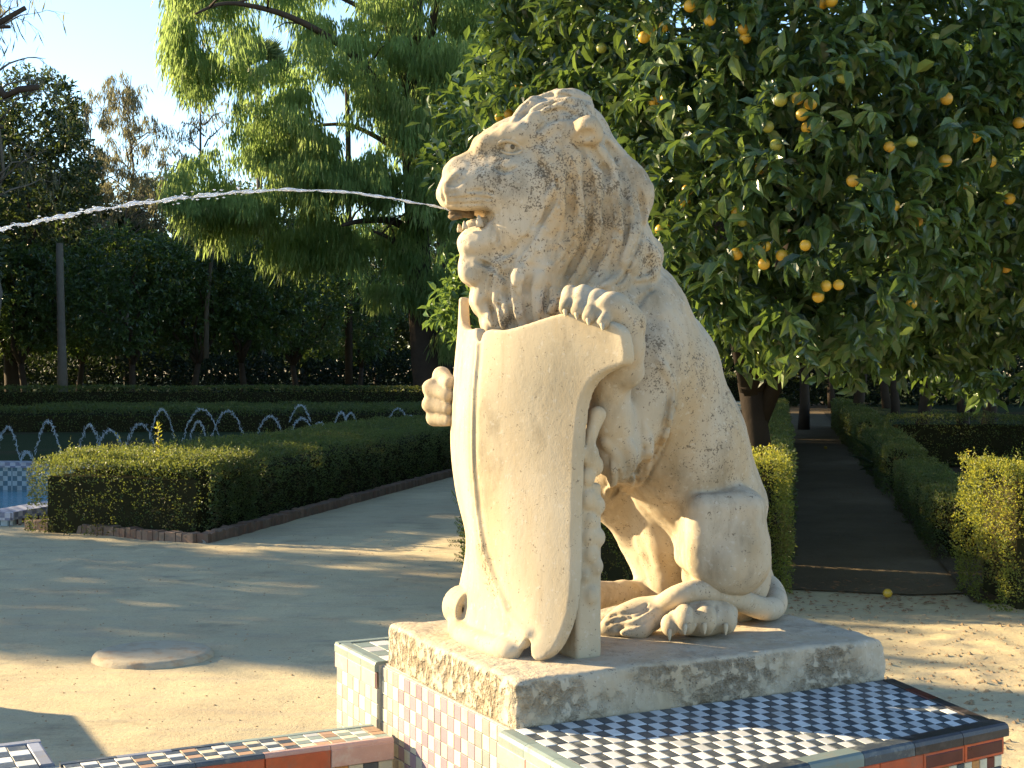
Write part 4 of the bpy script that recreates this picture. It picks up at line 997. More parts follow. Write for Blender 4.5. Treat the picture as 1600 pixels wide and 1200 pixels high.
# ------------------------------------------------------------------ leaves
def norm(v): return v/np.maximum(np.linalg.norm(v, axis=-1, keepdims=True), 1e-9)
def leaf_mat(name, stops, rough=.45, trans=.35, tcol=(.30, .42, .06), spec=.5):
    t = NT(name); at = t.node('ShaderNodeAttribute'); at.attribute_name = 'tint'
    c = t.ramp(at.outputs['Fac'], stops)
    t.set(t.p.inputs['Base Color'], c); t.p.inputs['Roughness'].default_value = rough; t.p.inputs['Specular IOR Level'].default_value = spec
    tr = t.node('ShaderNodeBsdfTranslucent'); t.set(tr.inputs[0], t.mix(.5, c, tcol))
    mx = t.node('ShaderNodeMixShader'); mx.inputs[0].default_value = trans; t.l.new(t.p.outputs[0], mx.inputs[1]); t.l.new(tr.outputs[0], mx.inputs[2]); t.l.new(mx.outputs[0], t.out.inputs[0])
    return t.m
def leaf_mesh(name, P, D, N, L, Wd, tint, fold=.25, full=False, droop=0.0):
    """P base points, D along the leaf, N face normals; L, Wd lengths and widths"""
    D = norm(D); S_ = norm(np.cross(N, D)); N = np.cross(D, S_); L = np.broadcast_to(L, (len(P),))[:, None]; Wd = np.broadcast_to(Wd, (len(P),))[:, None]
    if full:
        m1 = P+D*L*.33-N*L*.02; m2 = P+D*L*.68-N*L*(.05+droop); tip = P+D*L-N*L*(.14+droop*2)
        v = [P, P+D*L*.30+S_*Wd*.46+N*Wd*fold, P+D*L*.66+S_*Wd*.40+N*(Wd*fold-L*.04), tip, P+D*L*.66-S_*Wd*.40+N*(Wd*fold-L*.04), P+D*L*.30-S_*Wd*.46+N*Wd*fold, m1, m2]
        F_ = np.array([[0, 6, 1, 1], [1, 6, 7, 2], [2, 7, 3, 3], [0, 5, 6, 6], [5, 4, 7, 6], [4, 3, 7, 7]])
        tri = np.array([[0, 6, 1], [1, 6, 7], [1, 7, 2], [2, 7, 3], [0, 5, 6], [5, 4, 7], [5, 7, 6], [4, 3, 7]]); k = 8
    else:
        v = [P, P+D*L*.5+S_*Wd*.5+N*Wd*fold, P+D*L, P+D*L*.5-S_*Wd*.5+N*Wd*fold]; tri = np.array([[0, 2, 1], [0, 3, 2]]); k = 4
    V = np.stack(v, 1).reshape(-1, 3); f = (np.arange(len(P))[:, None, None]*k+tri[None]).reshape(-1, 3)
    me = mesh_np(name, V, f, False)
    at = me.attributes.new('tint', 'FLOAT', 'POINT'); at.data.foreach_set('value', np.repeat(np.asarray(tint, np.float32), k)); return me
def unit(n, rng): return norm(rng.normal(size=(n, 3)))
M_ORL = leaf_mat('orange_tree_leaf', [(0, (.012, .028, .010)), (.40, (.036, .074, .026)), (.80, (.090, .145, .042)), (1, (.20, .24, .06))], .30, .32, (.28, .40, .05))
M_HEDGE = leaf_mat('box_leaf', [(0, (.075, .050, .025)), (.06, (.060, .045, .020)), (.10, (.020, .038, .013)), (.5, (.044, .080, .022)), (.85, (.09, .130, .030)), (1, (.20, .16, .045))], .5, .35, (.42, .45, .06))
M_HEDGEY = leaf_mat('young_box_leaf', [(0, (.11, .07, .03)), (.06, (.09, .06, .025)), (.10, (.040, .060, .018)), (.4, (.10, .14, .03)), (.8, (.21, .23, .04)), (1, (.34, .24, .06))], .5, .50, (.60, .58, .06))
M_OAK = leaf_mat('evergreen_leaf', [(0, (.014, .026, .012)), (.6, (.040, .062, .024)), (1, (.09, .105, .038))], .5, .25, (.22, .30, .05))
M_DEEP = leaf_mat('deep_shade_leaf', [(0, (.008, .014, .006)), (.7, (.022, .034, .012)), (1, (.06, .07, .025))], .6, .12, (.1, .15, .03), .2)
M_CYP = leaf_mat('cypress_foliage', [(0, (.050, .088, .032)), (.5, (.115, .18, .060)), (.85, (.19, .25, .085)), (1, (.25, .27, .12))], .7, .60, (.48, .64, .18), .2)
M_BARE = leaf_mat('thin_foliage', [(0, (.10, .10, .06)), (1, (.22, .20, .11))], .7, .4, (.4, .38, .2), .2)
M_BARK = simple_mat('dark_bark', (.055, .042, .032), .95, .1, .35, 6, .8, 14)
M_BARKG = simple_mat('grey_bark', (.15, .13, .105), .95, .1, .3, 6, .8, 14)
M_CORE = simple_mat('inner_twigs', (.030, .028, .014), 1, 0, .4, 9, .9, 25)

# ------------------------------------------------------------------ hedges
def hedge(label, o0, d, length, w, h, dens=2600, leaf=.020, mat=None, seed=0, sprigs=0, group=None, ytop=None, name='clipped_hedge'):
    """hedge from corner o0 along d, w to the left of d, h high"""
    rng = np.random.default_rng(seed+100); d = Vector((d[0], d[1], 0)).normalized(); n_ = Vector((-d.y, d.x, 0)); o0 = Vector((o0[0], o0[1], 0))
    root = empty(name, tuple(o0+d*length/2+n_*w/2), 0, label, 'hedge', group); bpy.context.view_layer.update()
    def wob(u, v, z): return .15*(fbm(u*2.6+seed, v*2.6, z*2.6, 3, seed)-.5)
    areas = [('top', length*w), ('f', length*h), ('b', length*h), ('s', w*h), ('e', w*h)]; Ps, Ns = [], []
    for nm, ar in areas:
        k = int(ar*dens); a, b = rng.random(k), rng.random(k); dep = rng.exponential(.030, k)-.032*rng.random(k)
        if nm == 'top': P = np.stack([a*length, b*w, h-dep], 1); N = np.tile([0, 0, 1.], (k, 1))
        elif nm == 'f': P = np.stack([a*length, dep, b*h], 1); N = np.tile([0, -1., 0], (k, 1))
        elif nm == 'b': P = np.stack([a*length, w-dep, b*h], 1); N = np.tile([0, 1., 0], (k, 1))
        elif nm == 's': P = np.stack([dep, a*w, b*h], 1); N = np.tile([-1., 0, 0], (k, 1))
        else: P = np.stack([length-dep, a*w, b*h], 1); N = np.tile([1., 0, 0], (k, 1))
        Ps.append(P); Ns.append(N)
    P = np.concatenate(Ps); N = np.concatenate(Ns)
    keepm = fbm(P[:, 0]*9, P[:, 1]*9, P[:, 2]*9, 3, seed+5) > .37+.10*np.clip(1-P[:, 2]/h*1.6, 0, 1); P, N = P[keepm], N[keepm]
    P = P+N*wob(P[:, 0], P[:, 1], P[:, 2])[:, None]; P[:, 2] = np.maximum(P[:, 2], .02)
    k = len(P); D = norm(N*.8+unit(k, rng)*.9+np.array([0, 0, .35])); Nn = norm(N+unit(k, rng)*.9)
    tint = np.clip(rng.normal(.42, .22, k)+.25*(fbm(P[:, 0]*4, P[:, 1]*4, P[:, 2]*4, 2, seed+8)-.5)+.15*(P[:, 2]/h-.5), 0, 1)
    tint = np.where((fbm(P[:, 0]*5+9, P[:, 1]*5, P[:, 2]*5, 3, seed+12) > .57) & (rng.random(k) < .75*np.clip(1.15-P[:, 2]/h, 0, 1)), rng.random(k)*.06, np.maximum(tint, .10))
    if sprigs:
        m = sprigs; sx, sy = rng.random(m)*length, rng.random(m)*w; hh_ = rng.uniform(.03, .11, m)*np.where(rng.random(m) < .04, 2.2, 1); nl = 12
        t_ = np.tile(np.linspace(0, 1, nl), m); X_ = np.repeat(sx, nl)+rng.normal(0, .008, m*nl)+np.repeat(rng.normal(0, .03, m), nl)*t_; Y_ = np.repeat(sy, nl)+rng.normal(0, .008, m*nl); Z_ = h+np.repeat(hh_, nl)*t_-.02
        P = np.concatenate([P, np.stack([X_, Y_, Z_], 1)]); D = np.concatenate([D, norm(unit(m*nl, rng)+np.array([0, 0, .7]))]); Nn = np.concatenate([Nn, unit(m*nl, rng)]); tint = np.concatenate([tint, rng.uniform(.5, 1, m*nl)])
    L = rng.uniform(.8, 1.3, len(P))*leaf
    M = np.array([[d.x, n_.x, 0], [d.y, n_.y, 0], [0, 0, 1]]).T
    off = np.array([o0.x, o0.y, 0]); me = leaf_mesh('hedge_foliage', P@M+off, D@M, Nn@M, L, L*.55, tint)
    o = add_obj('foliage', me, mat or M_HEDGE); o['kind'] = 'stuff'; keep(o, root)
    # dark woody inside
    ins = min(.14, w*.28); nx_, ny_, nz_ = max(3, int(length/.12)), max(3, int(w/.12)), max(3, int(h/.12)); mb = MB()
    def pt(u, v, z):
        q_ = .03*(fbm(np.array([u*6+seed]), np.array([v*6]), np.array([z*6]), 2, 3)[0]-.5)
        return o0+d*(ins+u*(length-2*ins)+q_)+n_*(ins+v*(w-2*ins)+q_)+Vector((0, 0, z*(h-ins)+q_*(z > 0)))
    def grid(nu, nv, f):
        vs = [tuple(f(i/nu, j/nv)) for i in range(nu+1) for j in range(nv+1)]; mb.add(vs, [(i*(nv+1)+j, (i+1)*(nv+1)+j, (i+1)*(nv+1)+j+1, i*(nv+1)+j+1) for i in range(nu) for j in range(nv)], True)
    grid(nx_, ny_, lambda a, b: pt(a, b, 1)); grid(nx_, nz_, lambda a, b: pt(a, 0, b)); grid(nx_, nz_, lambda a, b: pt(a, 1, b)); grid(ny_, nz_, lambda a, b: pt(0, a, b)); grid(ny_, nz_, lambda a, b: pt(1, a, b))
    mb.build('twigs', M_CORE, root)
    return root
LG = Vector((-G1.y, G1.x, 0))
hedge('bushy hedge corner behind the brick kerb, its ragged top catching the sun', K0+Vector((.15, .22, 0)), (K1-K0), 1.78, .95, .69, 6500, .021, M_HEDGE, 1, 620)
hedge('long low dark hedge following the brick kerb along the sandy walk', K1+G1*.22+LG*.10, G1, 11.1, 1.80, .67, 3000, .024, M_HEDGE, 2, 260)
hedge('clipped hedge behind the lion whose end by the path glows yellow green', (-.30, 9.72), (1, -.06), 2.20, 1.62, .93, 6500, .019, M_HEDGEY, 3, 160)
hedge('shaded hedge running back along the near side of the dark path', (pl(11)-.62+.62, 11), PTH, 17, .60, .86, 1500, .028, M_HEDGE, 4, 60)
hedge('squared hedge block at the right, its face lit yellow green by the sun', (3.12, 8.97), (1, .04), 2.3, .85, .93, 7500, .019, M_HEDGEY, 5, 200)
hedge('low ragged hedge between the sunlit block and the dark path', (pr(11.2)+.48, 11.2), PTH, 4.6, .42, .50, 3800, .021, M_HEDGE, 6, 60)
hedge('second low hedge segment further along the dark path', (pr(16.4)+.48, 16.4), PTH, 5.5, .45, .58, 2200, .026, M_HEDGE, 7, 30)
hedge('third hedge segment at the far turn of the dark path', (pr(22.6)+.50, 22.6), PTH, 12, .50, .66, 1100, .034, M_HEDGE, 8, 20)
hedge('cross hedge in front of the orange tree trunks on the right', (pr(20.5)+.55, 21.2), (1, -.05), 9, .6, .78, 1500, .030, M_HEDGE, 9, 20)
hedge('far clipped hedge stretching in a level line behind the fountain jets', (-19, 40), (1, .01), 23.5, .8, .86, 700, .05, M_HEDGE, 10)
hedge('low hedge behind the fountain jets in front of the far hedge', (-13, 31.0), (1, .03), 15.5, 1.4, .55, 700, .045, M_HEDGE, 11)
hedge('hedge band edging the lawn beside the fountain jets', (-12, 35.2), (1, .02), 16, 1.6, .50, 600, .05, M_HEDGE, 12)
hedge('dark hedge below the white fence at the end of the path', (6.2, 57), (1, 0), 9, .8, 1.1, 500, .06, M_HEDGE, 13)

# ------------------------------------------------------------------ trees
def spray_points(lobes, per_area, nl, rng, cut=.80, squash=1.0, inner=.25):
    """twig positions and outward directions on a crown made of lobes [(x, y, z, r)]"""
    lob = np.array(lobes); P_, D_ = [], []
    for (x, y, z, r) in lob:
        k = int(4*math.pi*r*r*per_area); u = unit(k, rng); rr = r*(1-inner*rng.random(k)**2.2); p_ = np.array([x, y, z])+u*rr[:, None]*np.array([1, 1, squash])
        d_ = np.linalg.norm((p_[:, None, :]-lob[None, :, :3])/np.array([1, 1, squash]), axis=2)/lob[None, :, 3]
        ok = (d_.min(1) > cut) if False else ((d_ < cut-.05).sum(1) == 0) | (rng.random(k) < .10)
        P_.append(p_[ok]); D_.append(u[ok])
    return np.concatenate(P_), np.concatenate(D_)
def crown_mesh(name, lobes, per_area, nl, L, Wd, rng, full=False, spread=.9, twig=.12, droop=.25, tint0=.42, inner=.25, cut=.8, squash=1.0):
    P, D = spray_points(lobes, per_area, nl, rng, cut, squash, inner); k = len(P)
    P = np.repeat(P, nl, 0); Dm = np.repeat(D, nl, 0); tl = np.tile(np.linspace(-.5, .5, nl), k)[:, None]
    ax_ = norm(np.repeat(norm(D+unit(k, rng)*.6), nl, 0)); P = P+ax_*tl*twig
    d = norm(ax_*.5+unit(k*nl, rng)*spread+np.array([0, 0, -droop])); N = norm(Dm*.6+np.array([0, 0, .7])+unit(k*nl, rng)*.5)
    l_ = L*rng.uniform(.7, 1.2, k*nl); tint = np.clip(np.repeat(rng.normal(tint0, .16, k), nl)+rng.normal(0, .10, k*nl)+np.tile(np.linspace(-.08, .14, nl), k), 0, 1)
    return leaf_mesh(name, P, d, N, l_, l_*Wd/L, tint, .22, full, .05), (P, d, N, l_, tint)
def limb_path(a, b, rng_, wob=.15, n=7, sag=0.0):
    a, b = Vector(a), Vector(b); L = (b-a).length; pts = []
    for i in range(n):
        t_ = i/(n-1); p_ = a.lerp(b, t_); w_ = math.sin(math.pi*t_)*L*wob; pts.append(p_+Vector((rng_.uniform(-w_, w_), rng_.uniform(-w_, w_), rng_.uniform(-w_, w_)*.5+sag*math.sin(math.pi*t_)*L)))
    return pts
def rad_line(r0, r1, n): return [r0+(r1-r0)*i/(n-1) for i in range(n)]

# far and mid orange tree (shared by its copies), crown bottom about 1.7 m up
def small_tree(name, label, cat, loc, seed, H=5.2, R=2.0, leafL=.16, per=14, nl=6, mat=None, group=None, bark=None, fork=True, trunk_r=.12, base=.30, tint0=.42, nlobes=16, spread_z=.62):
    rng = np.random.default_rng(seed); rr = random.Random(seed); root = empty(name, loc, 0, label, cat, group); bpy.context.view_layer.update(); x0, y0, z0 = loc
    zc = H*(1+base)/2; hz = H*(1-base)/2; lobes = []
    for i in range(nlobes):
        u = unit(1, rng)[0]; r = R*rr.uniform(.38, .58); lobes.append((x0+u[0]*(R-r)*1.02, y0+u[1]*(R-r)*1.02, z0+zc+u[2]*(hz-r*.6)*1.0, r))
    lobes.append((x0, y0, z0+zc, min(R, hz)*.8))
    me, _ = crown_mesh('crown', lobes, per, nl, leafL, leafL*.45, rng, tint0=tint0, twig=leafL*1.6)
    me.transform(Matrix.Translation((-x0, -y0, -z0))); o = add_obj('crown', me, mat or M_ORL); o.parent = root; o['kind'] = 'stuff'
    mb = MB(); top = Vector((rr.uniform(-.2, .2), rr.uniform(-.2, .2), H*base*.75)); mb.tube([(0, 0, -.1), top*.4+Vector((.03, 0, 0)), top], [trunk_r*1.25, trunk_r, trunk_r*.85], 9)
    for i in range(5):
        a = i*1.257+rr.uniform(-.4, .4); e = Vector((math.cos(a)*R*.62, math.sin(a)*R*.62, H*rr.uniform(base+.25, base+.5))); pts = limb_path(top-Vector((0, 0, .05)), e, rr, .10, 6, .04); mb.tube(pts, rad_line(trunk_r*.62, trunk_r*.15, 6), 7)
    o2 = mb.build('trunk', bark or M_BARK); o2.parent = root; return root
def copy_thing(src, loc, rz, sc, label):
    c = src.copy(); COL.objects.link(c); c.location = loc; c.rotation_euler.z = rz; c.scale = (sc, sc, sc) if not hasattr(sc, '__len__') else sc; c['label'] = label
    for ch in list(src.children):
        d = ch.copy(); COL.objects.link(d); d.parent = c
    return c
def at(px, Y, z=0.0): return (Y*(px-800)/2208, Y, z)

mid0 = small_tree('orange_tree', 'mid-distance orange tree with a low rounded crown, leftmost of its row behind the far hedge', 'tree', at(40, 50), 21, 6.0, 2.3, .20, 11, 6, M_ORL, 'orange trees beyond the far hedge', base=.34)
mid1 = small_tree('orange_tree', 'mid-distance orange tree with crown drooping over dark forked limbs, left of centre', 'tree', at(205, 49), 22, 5.9, 2.4, .20, 11, 6, M_ORL, 'orange trees beyond the far hedge', base=.34)
row = [(mid1, 120, 55, 1.1, 1.0, 'orange tree just right of the pale palm-like trunk behind the far hedge'), (mid0, 300, 51, 2.2, 1.0, 'orange tree with twin dark trunks behind the far hedge, centre of the row'),
       (mid1, 385, 53, 4.0, 1.04, 'orange tree near the right end of the row behind the far hedge'), (mid0, 465, 56, 5.1, .95, 'smaller orange tree below the drooping cypress, behind the far hedge'),
       (mid1, 560, 60, .5, .9, 'orange tree with bright young leaves under the cypress arch'), (mid0, -60, 52, 3.3, 1.1, 'orange tree cut by the left edge of the view behind the far hedge')]
for s_, px, Y, rz, sc, lb in row: copy_thing(s_, at(px, Y), rz, sc, lb)
# right-hand garden, under the big crown
rg = [(1255, 33, .4, 'slender orange tree trunk nearest the bright patch of path'), (1335, 30, 1.3, 'dark orange tree trunk left of the forked one in the right garden'), (1437, 24.5, 2.1, 'forked dark orange tree rising behind the cross hedge'),
      (1545, 23, 3.0, 'leaning orange tree with two trunks at the right of the garden'), (1650, 19, 4.4, 'orange tree partly beyond the right edge of the view'), (1400, 40, 5.0, 'orange tree further back in the right garden between two trunks'),
      (1520, 38, .9, 'orange tree at the back of the right garden near the lawn'), (1610, 42, 1.9, 'far orange tree at the right edge of the lawn'), (1300, 48, 2.6, 'far orange tree beside the end of the path'), (1195, 36, 3.7, 'orange tree behind the lion just left of the path'),
      (1120, 30, 4.9, 'orange tree hidden mostly by the lion and its hedge'), (1480, 55, .2, 'distant orange tree in the dark right background')]
for px, Y, rz, lb in rg: copy_thing(mid0 if int(px) % 2 else mid1, at(px, Y), rz, (1.0, 1.0, .98), lb)['group'] = 'orange trees in the shaded right garden'

for x_, y_, rz, sc, lb in ((1.2, 44, .6, 1.05, 'orange tree far behind the lion near the right lawn'), (8.6, 50, 1.6, 1.2, 'orange tree at the back closing the view over the path'), (5.0, 47, 2.6, 1.2, 'orange tree just left of the far end of the path'), (12.5, 47, 3.6, 1.15, 'orange tree at the back of the lawn, left half'), (16.5, 44, 4.6, 1.15, 'orange tree at the back of the lawn, right half'), (pl(15.5)-1.9, 15.5, .6, .92, 'orange tree close behind the clipped hedge left of the dark path'), (pr(16.5)+2.2, 16.5, 1.9, .95, 'orange tree over the low hedge right of the dark path'), (pl(21)-1.8, 21, 3.1, .95, 'orange tree overhanging the middle of the dark path'),
        (pr(13)+4.6, 13.5, 4.2, .95, 'orange tree standing behind the squared hedge block'), (pr(27)+2.4, 27.5, 5.3, 1.0, 'orange tree beside the third hedge segment'), (pl(28)-1.8, 28, .2, 1.0, 'orange tree left of the far part of the dark path'), (pr(21)+5.5, 19.5, 2.9, 1.0, 'orange tree behind the cross hedge near the right edge')):
    copy_thing(mid0 if sc < .95 else mid1, (x_, y_, 0), rz, sc, lb)['group'] = 'orange trees in the shaded right garden'
# evergreen broad trees: large dark crowns
oak = small_tree('evergreen_tree', 'broad dark evergreen tree with a lumpy crown against the sky at the left', 'tree', at(20, 52), 31, 12.2, 3.2, .26, 9, 6, M_OAK, 'dark evergreen trees at the back of the garden', trunk_r=.28, base=.2, tint0=.5, nlobes=30)
oak2 = small_tree('evergreen_tree', 'dense dark evergreen with a low crown between the left tree and the cypress', 'tree', at(285, 68), 32, 10.4, 3.4, .30, 8, 6, M_OAK, 'dark evergreen trees at the back of the garden', trunk_r=.25, base=.15, tint0=.45, nlobes=26)
oaks = [(oak2, 110, 66, 1.2, 1.0, 'dark evergreen behind the leftmost broad tree'), (oak, -70, 60, 2.0, 1.05, 'evergreen tree at the far left edge with sky above it'), (oak2, 390, 75, .3, 1.05, 'evergreen tree below the palm top'),
        (oak2, 470, 80, 2.5, 1.0, 'evergreen tree seen through the gaps of the cypress'), (oak, 700, 85, .9, 1.0, 'tall evergreen behind the lion head'), (oak2, 590, 88, 3.4, 1.05, 'evergreen tree behind the cypress trunk'),
        (oak, 850, 90, 4.2, 1.1, 'evergreen tree behind the gap beside the mane'), (oak2, 980, 85, 5.2, 1.2, 'evergreen tree far behind the lion back'), (oak, 1100, 92, .7, 1.1, 'evergreen tree far beyond the path'),
        (oak2, 1230, 95, 1.7, 1.2, 'evergreen closing the view at the end of the path'), (oak, 1360, 85, 2.7, 1.1, 'evergreen in the far right background'), (oak2, 1490, 80, 3.9, 1.2, 'evergreen beyond the right lawn'), (oak, 1620, 78, 4.9, 1.2, 'evergreen at the far right edge'),
        (oak2, 200, 78, 4.4, .92, 'evergreen low on the skyline below the thin bare trees'), (oak2, 20, 75, 5.9, 1.0, 'evergreen deep behind the left orange trees')]
for s_, px, Y, rz, sc, lb in oaks: copy_thing(s_, at(px, Y), rz, sc, lb)
# trees beyond the left edge of the view that shade the garden
def qt(q_, t_): return (.39*q_+.92*t_, .92*q_-.39*t_, 0)
for (q_, t_, s_, rz, sc, lb) in ((7.7, -20.5, mid1, 1.2, .95, 'second orange tree left of the view, shading the walk'), (9.1, -21.5, mid0, 2.2, .85, 'third orange tree left of the view, shading the walk'), (8.25, -17.0, mid0, .2, .92, 'orange tree standing left of the view, shading the walk'), (14.4, -28, oak, 1.1, .95, 'evergreen left of the view shading the hedges'), (19.6, -30, oak2, 2.4, 1.05, 'evergreen left of the view beyond the pool'),
        (24.6, -30, oak, 3.3, 1.0, 'evergreen left of the view shading the fountain'), (30, -33, oak2, 4.2, 1.15, 'evergreen left of the view, deep in the garden'), (33.0, -36, oak, 5.0, 1.1, 'evergreen left of the view near the far hedge'), (17.0, -40, oak, 5.5, 1.1, 'evergreen left of the view behind the pool'),
        (22, -42, oak2, .3, 1.1, 'evergreen far left of the view, second rank beyond the pool'), (27.5, -44, oak, 1.8, 1.1, 'evergreen far left of the view, second rank by the fountain'), (33, -46, oak2, 2.8, 1.1, 'evergreen far left of the view, second rank near the far hedge'), (56, -52, oak2, .8, 1.1, 'evergreen left of the view beyond the far hedge')):
    copy_thing(s_, qt(q_, t_), rz, sc, lb)
tall = small_tree('added_shade_tree', 'tall tree added out of view at the left to shade the big orange tree', 'tree', qt(6.9, -18), 61, 13.4, 2.9, .24, 4, 6, M_OAK, None, trunk_r=.2, base=.54, nlobes=22)  # unseen tree added for the shade it drops on the orange crown
print('trees', round(time.time()-T0, 1))
# ------------------------------------------------------------------ the big orange tree behind the lion
def sight(px, py, Y): return Vector(((px-800)/2208*Y, Y, 1.6-(py-565)/2208*Y))
M_BARKD = simple_mat('dark_orange_bark', (.028, .022, .018), .95, .05, .3, 6, .8, 14)
def big_orange(name, label, lobe_list, base, seed, fruit, back, per=38, nleafobj=280, limbs=()):
    rng = np.random.default_rng(seed); rr = random.Random(seed); root = empty(name, tuple(base), 0, label, 'tree'); bpy.context.view_layer.update()
    lobes = [(*sight(px, py, Y), r) for px, py, Y, r in lobe_list]
    me, (P, D, N, L, T) = crown_mesh('crown', lobes, per, 8, .118, .054, rng, full=True, spread=.85, twig=.15, droop=.35, tint0=.46, inner=.18)
    # leaves that show largest become parts of their own, the rest is one mass
    C = np.array([0, 0, 1.6]); V = P-C; dist = np.linalg.norm(V, axis=1); px = 800+2208*P[:, 0]/P[:, 1]; py = 565-2208*(P[:, 2]-1.6)/P[:, 1]
    vis = (px > 1000) & (px < 1590) & (py > 10) & (py < 540); d_ = norm(D); Nn = norm(N); face = np.abs((Nn*norm(V)).sum(1))
    near = np.ones(len(P)); 
    score = np.where(vis, dist+.8*(1-face), 99); idx = np.argsort(score)[:nleafobj]
    keepm = np.ones(len(P), bool); keepm[idx] = False
    bpy.data.meshes.remove(me)
    me = leaf_mesh('crown', P[keepm], D[keepm], N[keepm], L[keepm], L[keepm]*.46, T[keepm], .22, True, .05)
    o = add_obj('crown', me, M_ORL); o['kind'] = 'stuff'; keep(o, root)
    protos = []
    for k in range(8): protos.append(leaf_mesh('leaf', np.zeros((1, 3)), np.array([[1., 0, 0]]), np.array([[0, 0, 1.]]), .1, .046, [k/9+.08], .22, True, .05))
    for m in protos: m.materials.append(M_ORL)
    for i in idx:
        x = Vector(D[i]).normalized(); y = Vector(N[i]).cross(x).normalized(); z = x.cross(y)
        R = Matrix((x, y, z)).transposed().to_4x4(); o = bpy.data.objects.new('leaf', protos[min(7, max(0, int((T[i]-.08)*9)))]); COL.objects.link(o)
        o.parent = root; o.matrix_parent_inverse = root.matrix_world.inverted(); s_ = float(L[i])/.1; o.matrix_basis = Matrix.Translation(Vector(P[i])) @ R @ Matrix.Diagonal((s_, s_, s_, 1))
    # back of the crown, coarser
    if back:
        me2, _ = crown_mesh('inner_crown', back, 16, 6, .14, .065, rng, tint0=.35, inner=.5); o = add_obj('inner_crown', me2, M_ORL); o['kind'] = 'stuff'; keep(o, root)
    mb = MB()
    for pts, r0, r1 in limbs: mb.tube(pts, rad_line(r0, r1, len(pts)), 10)
    mb.build('trunk', M_BARKD, root)
    # fruit: set at the face of the foliage
    for (fx, fy, ripe) in fruit:
        best = None
        dvec = Vector(((fx-800)/2208, 1, -(fy-565)/2208)); u = dvec.normalized()
        for (lx, ly, lz, r) in lobes:
            oc = Vector((0, 0, 1.6))-Vector((lx, ly, lz)); b_ = oc.dot(u); c_ = oc.dot(oc)-(r*.99)**2; disc = b_*b_-c_
            if disc > 0:
                t_ = -b_-math.sqrt(disc)
                if best is None or t_ < best: best = t_
        if best is None: continue
        p_ = Vector((0, 0, 1.6))+u*(best+rr.uniform(.015, .13)); o = add_obj('orange_fruit', FRUIT[0 if ripe > .6 else (1 if ripe > .25 else 2)][rr.randrange(2)]); o.location = p_; o.rotation_euler = (rr.uniform(0, 6), rr.uniform(0, 6), 0); s_ = rr.uniform(.9, 1.1); o.scale = (s_, s_, s_*.96); keep(o, root)
    return root
def fruit_mat(name, c1, c2):
    t = NT(name); c = t.coord('Object'); k = t.mix(t.noise(c, 18, 4), c1, c2); return t.done(k, .38, t.bump(t.noise(c, 320, 2), .15, .002), .5)
FM = [fruit_mat('ripe_orange_skin', (.50, .27, .02), (.55, .36, .035)), fruit_mat('ripening_orange_skin', (.40, .27, .03), (.50, .25, .02)), fruit_mat('green_orange_skin', (.16, .20, .03), (.32, .29, .05))]
FRUIT = []
for m in FM:
    l_ = []
    for k in range(2):
        bm = bmesh.new(); bmesh.ops.create_icosphere(bm, subdivisions=3, radius=.031); me = bpy.data.meshes.new('orange_fruit'); bm.to_mesh(me); bm.free()
        me.polygons.foreach_set('use_smooth', [True]*len(me.polygons)); me.materials.append(m); l_.append(me)
    FRUIT.append(l_)
LB = [(880, 15, 9.0, .45), (930, -60, 9.4, .6), (960, 50, 8.7, .70), (1050, 40, 8.3, .75), (1160, 60, 8.0, .80), (1280, 30, 7.9, .85), (1400, 50, 8.0, .85), (1530, 20, 8.3, .85), (835, 120, 9.4, .40), (900, 150, 9.2, .45),
      (990, 170, 8.7, .58), (1080, 190, 8.3, .62), (1185, 210, 7.9, .72), (1300, 210, 7.7, .78), (1420, 190, 8.0, .66), (1555, 165, 8.0, .72), (1075, 330, 8.5, .48), (1165, 345, 8.0, .58), (1285, 345, 7.7, .70), (1400, 350, 8.1, .55),
      (1535, 320, 8.5, .62), (1215, 440, 8.2, .36), (1320, 440, 8.3, .42), (1420, 430, 8.6, .38), (1520, 430, 8.8, .45), (1600, 400, 8.6, .55), (1480, 500, 9.2, .36), (1565, 520, 9.4, .42), (1400, 500, 9.0, .32), (1330, 510, 8.8, .30), (1500, 560, 10.5, .3), (1150, 515, 8.9, .26), (1235, 520, 8.4, .24), (1095, 470, 9.3, .28), (1060, 430, 9.4, .25), (1180, 470, 8.8, .3), (1640, 250, 8.4, .8), (1010, 290, 9.0, .45), (1100, -60, 8.5, .9), (1350, -80, 8.2, 1.0), (1560, -90, 8.5, 1.0), (1000, -70, 9, .8)]
FR = [(187, 22, 1), (262, 75, 1), (40, 120, 1), (387, 110, .4), (395, 143, 1), (683, 10, 1), (718, 3, 1), (912, 173, .2), (1105, 148, .2), (52, 380, .8), (97, 370, .8), (527, 375, .1), (592, 368, 1), (640, 388, .8), (625, 478, .8), (935, 550, .4),
      (1145, 603, .5), (1255, 512, 1), (1287, 515, 1), (1315, 605, 1), (1420, 460, .5), (1418, 170, .3), (1225, 690, .5), (453, 630, .5), (512, 628, 1), (797, 678, .4), (168, 752, 1), (178, 712, .3), (362, 797, .5), (384, 830, .1), (103, 865, 1), (76, 862, 1),
      (430, 922, .6), (471, 923, 1), (315, 980, 1), (362, 952, 1), (465, 990, .8), (620, 920, .8), (531, 958, 1), (697, 1072, 1), (744, 1068, 1), (668, 1112, 1), (912, 1125, .4), (1018, 1140, .8), (1105, 1115, 1), (1325, 1003, .4), (1372, 1003, .5),
      (1310, 1048, .1), (953, 772, 1), (1040, 830, .4), (1385, 745, .8), (182, 467, .1), (510, 545, .1), (608, 430, .8), (15, 140, 1), (90, 100, .8), (760, 290, .1), (1020, 530, .1), (1150, 370, .5), (480, 475, .1)]
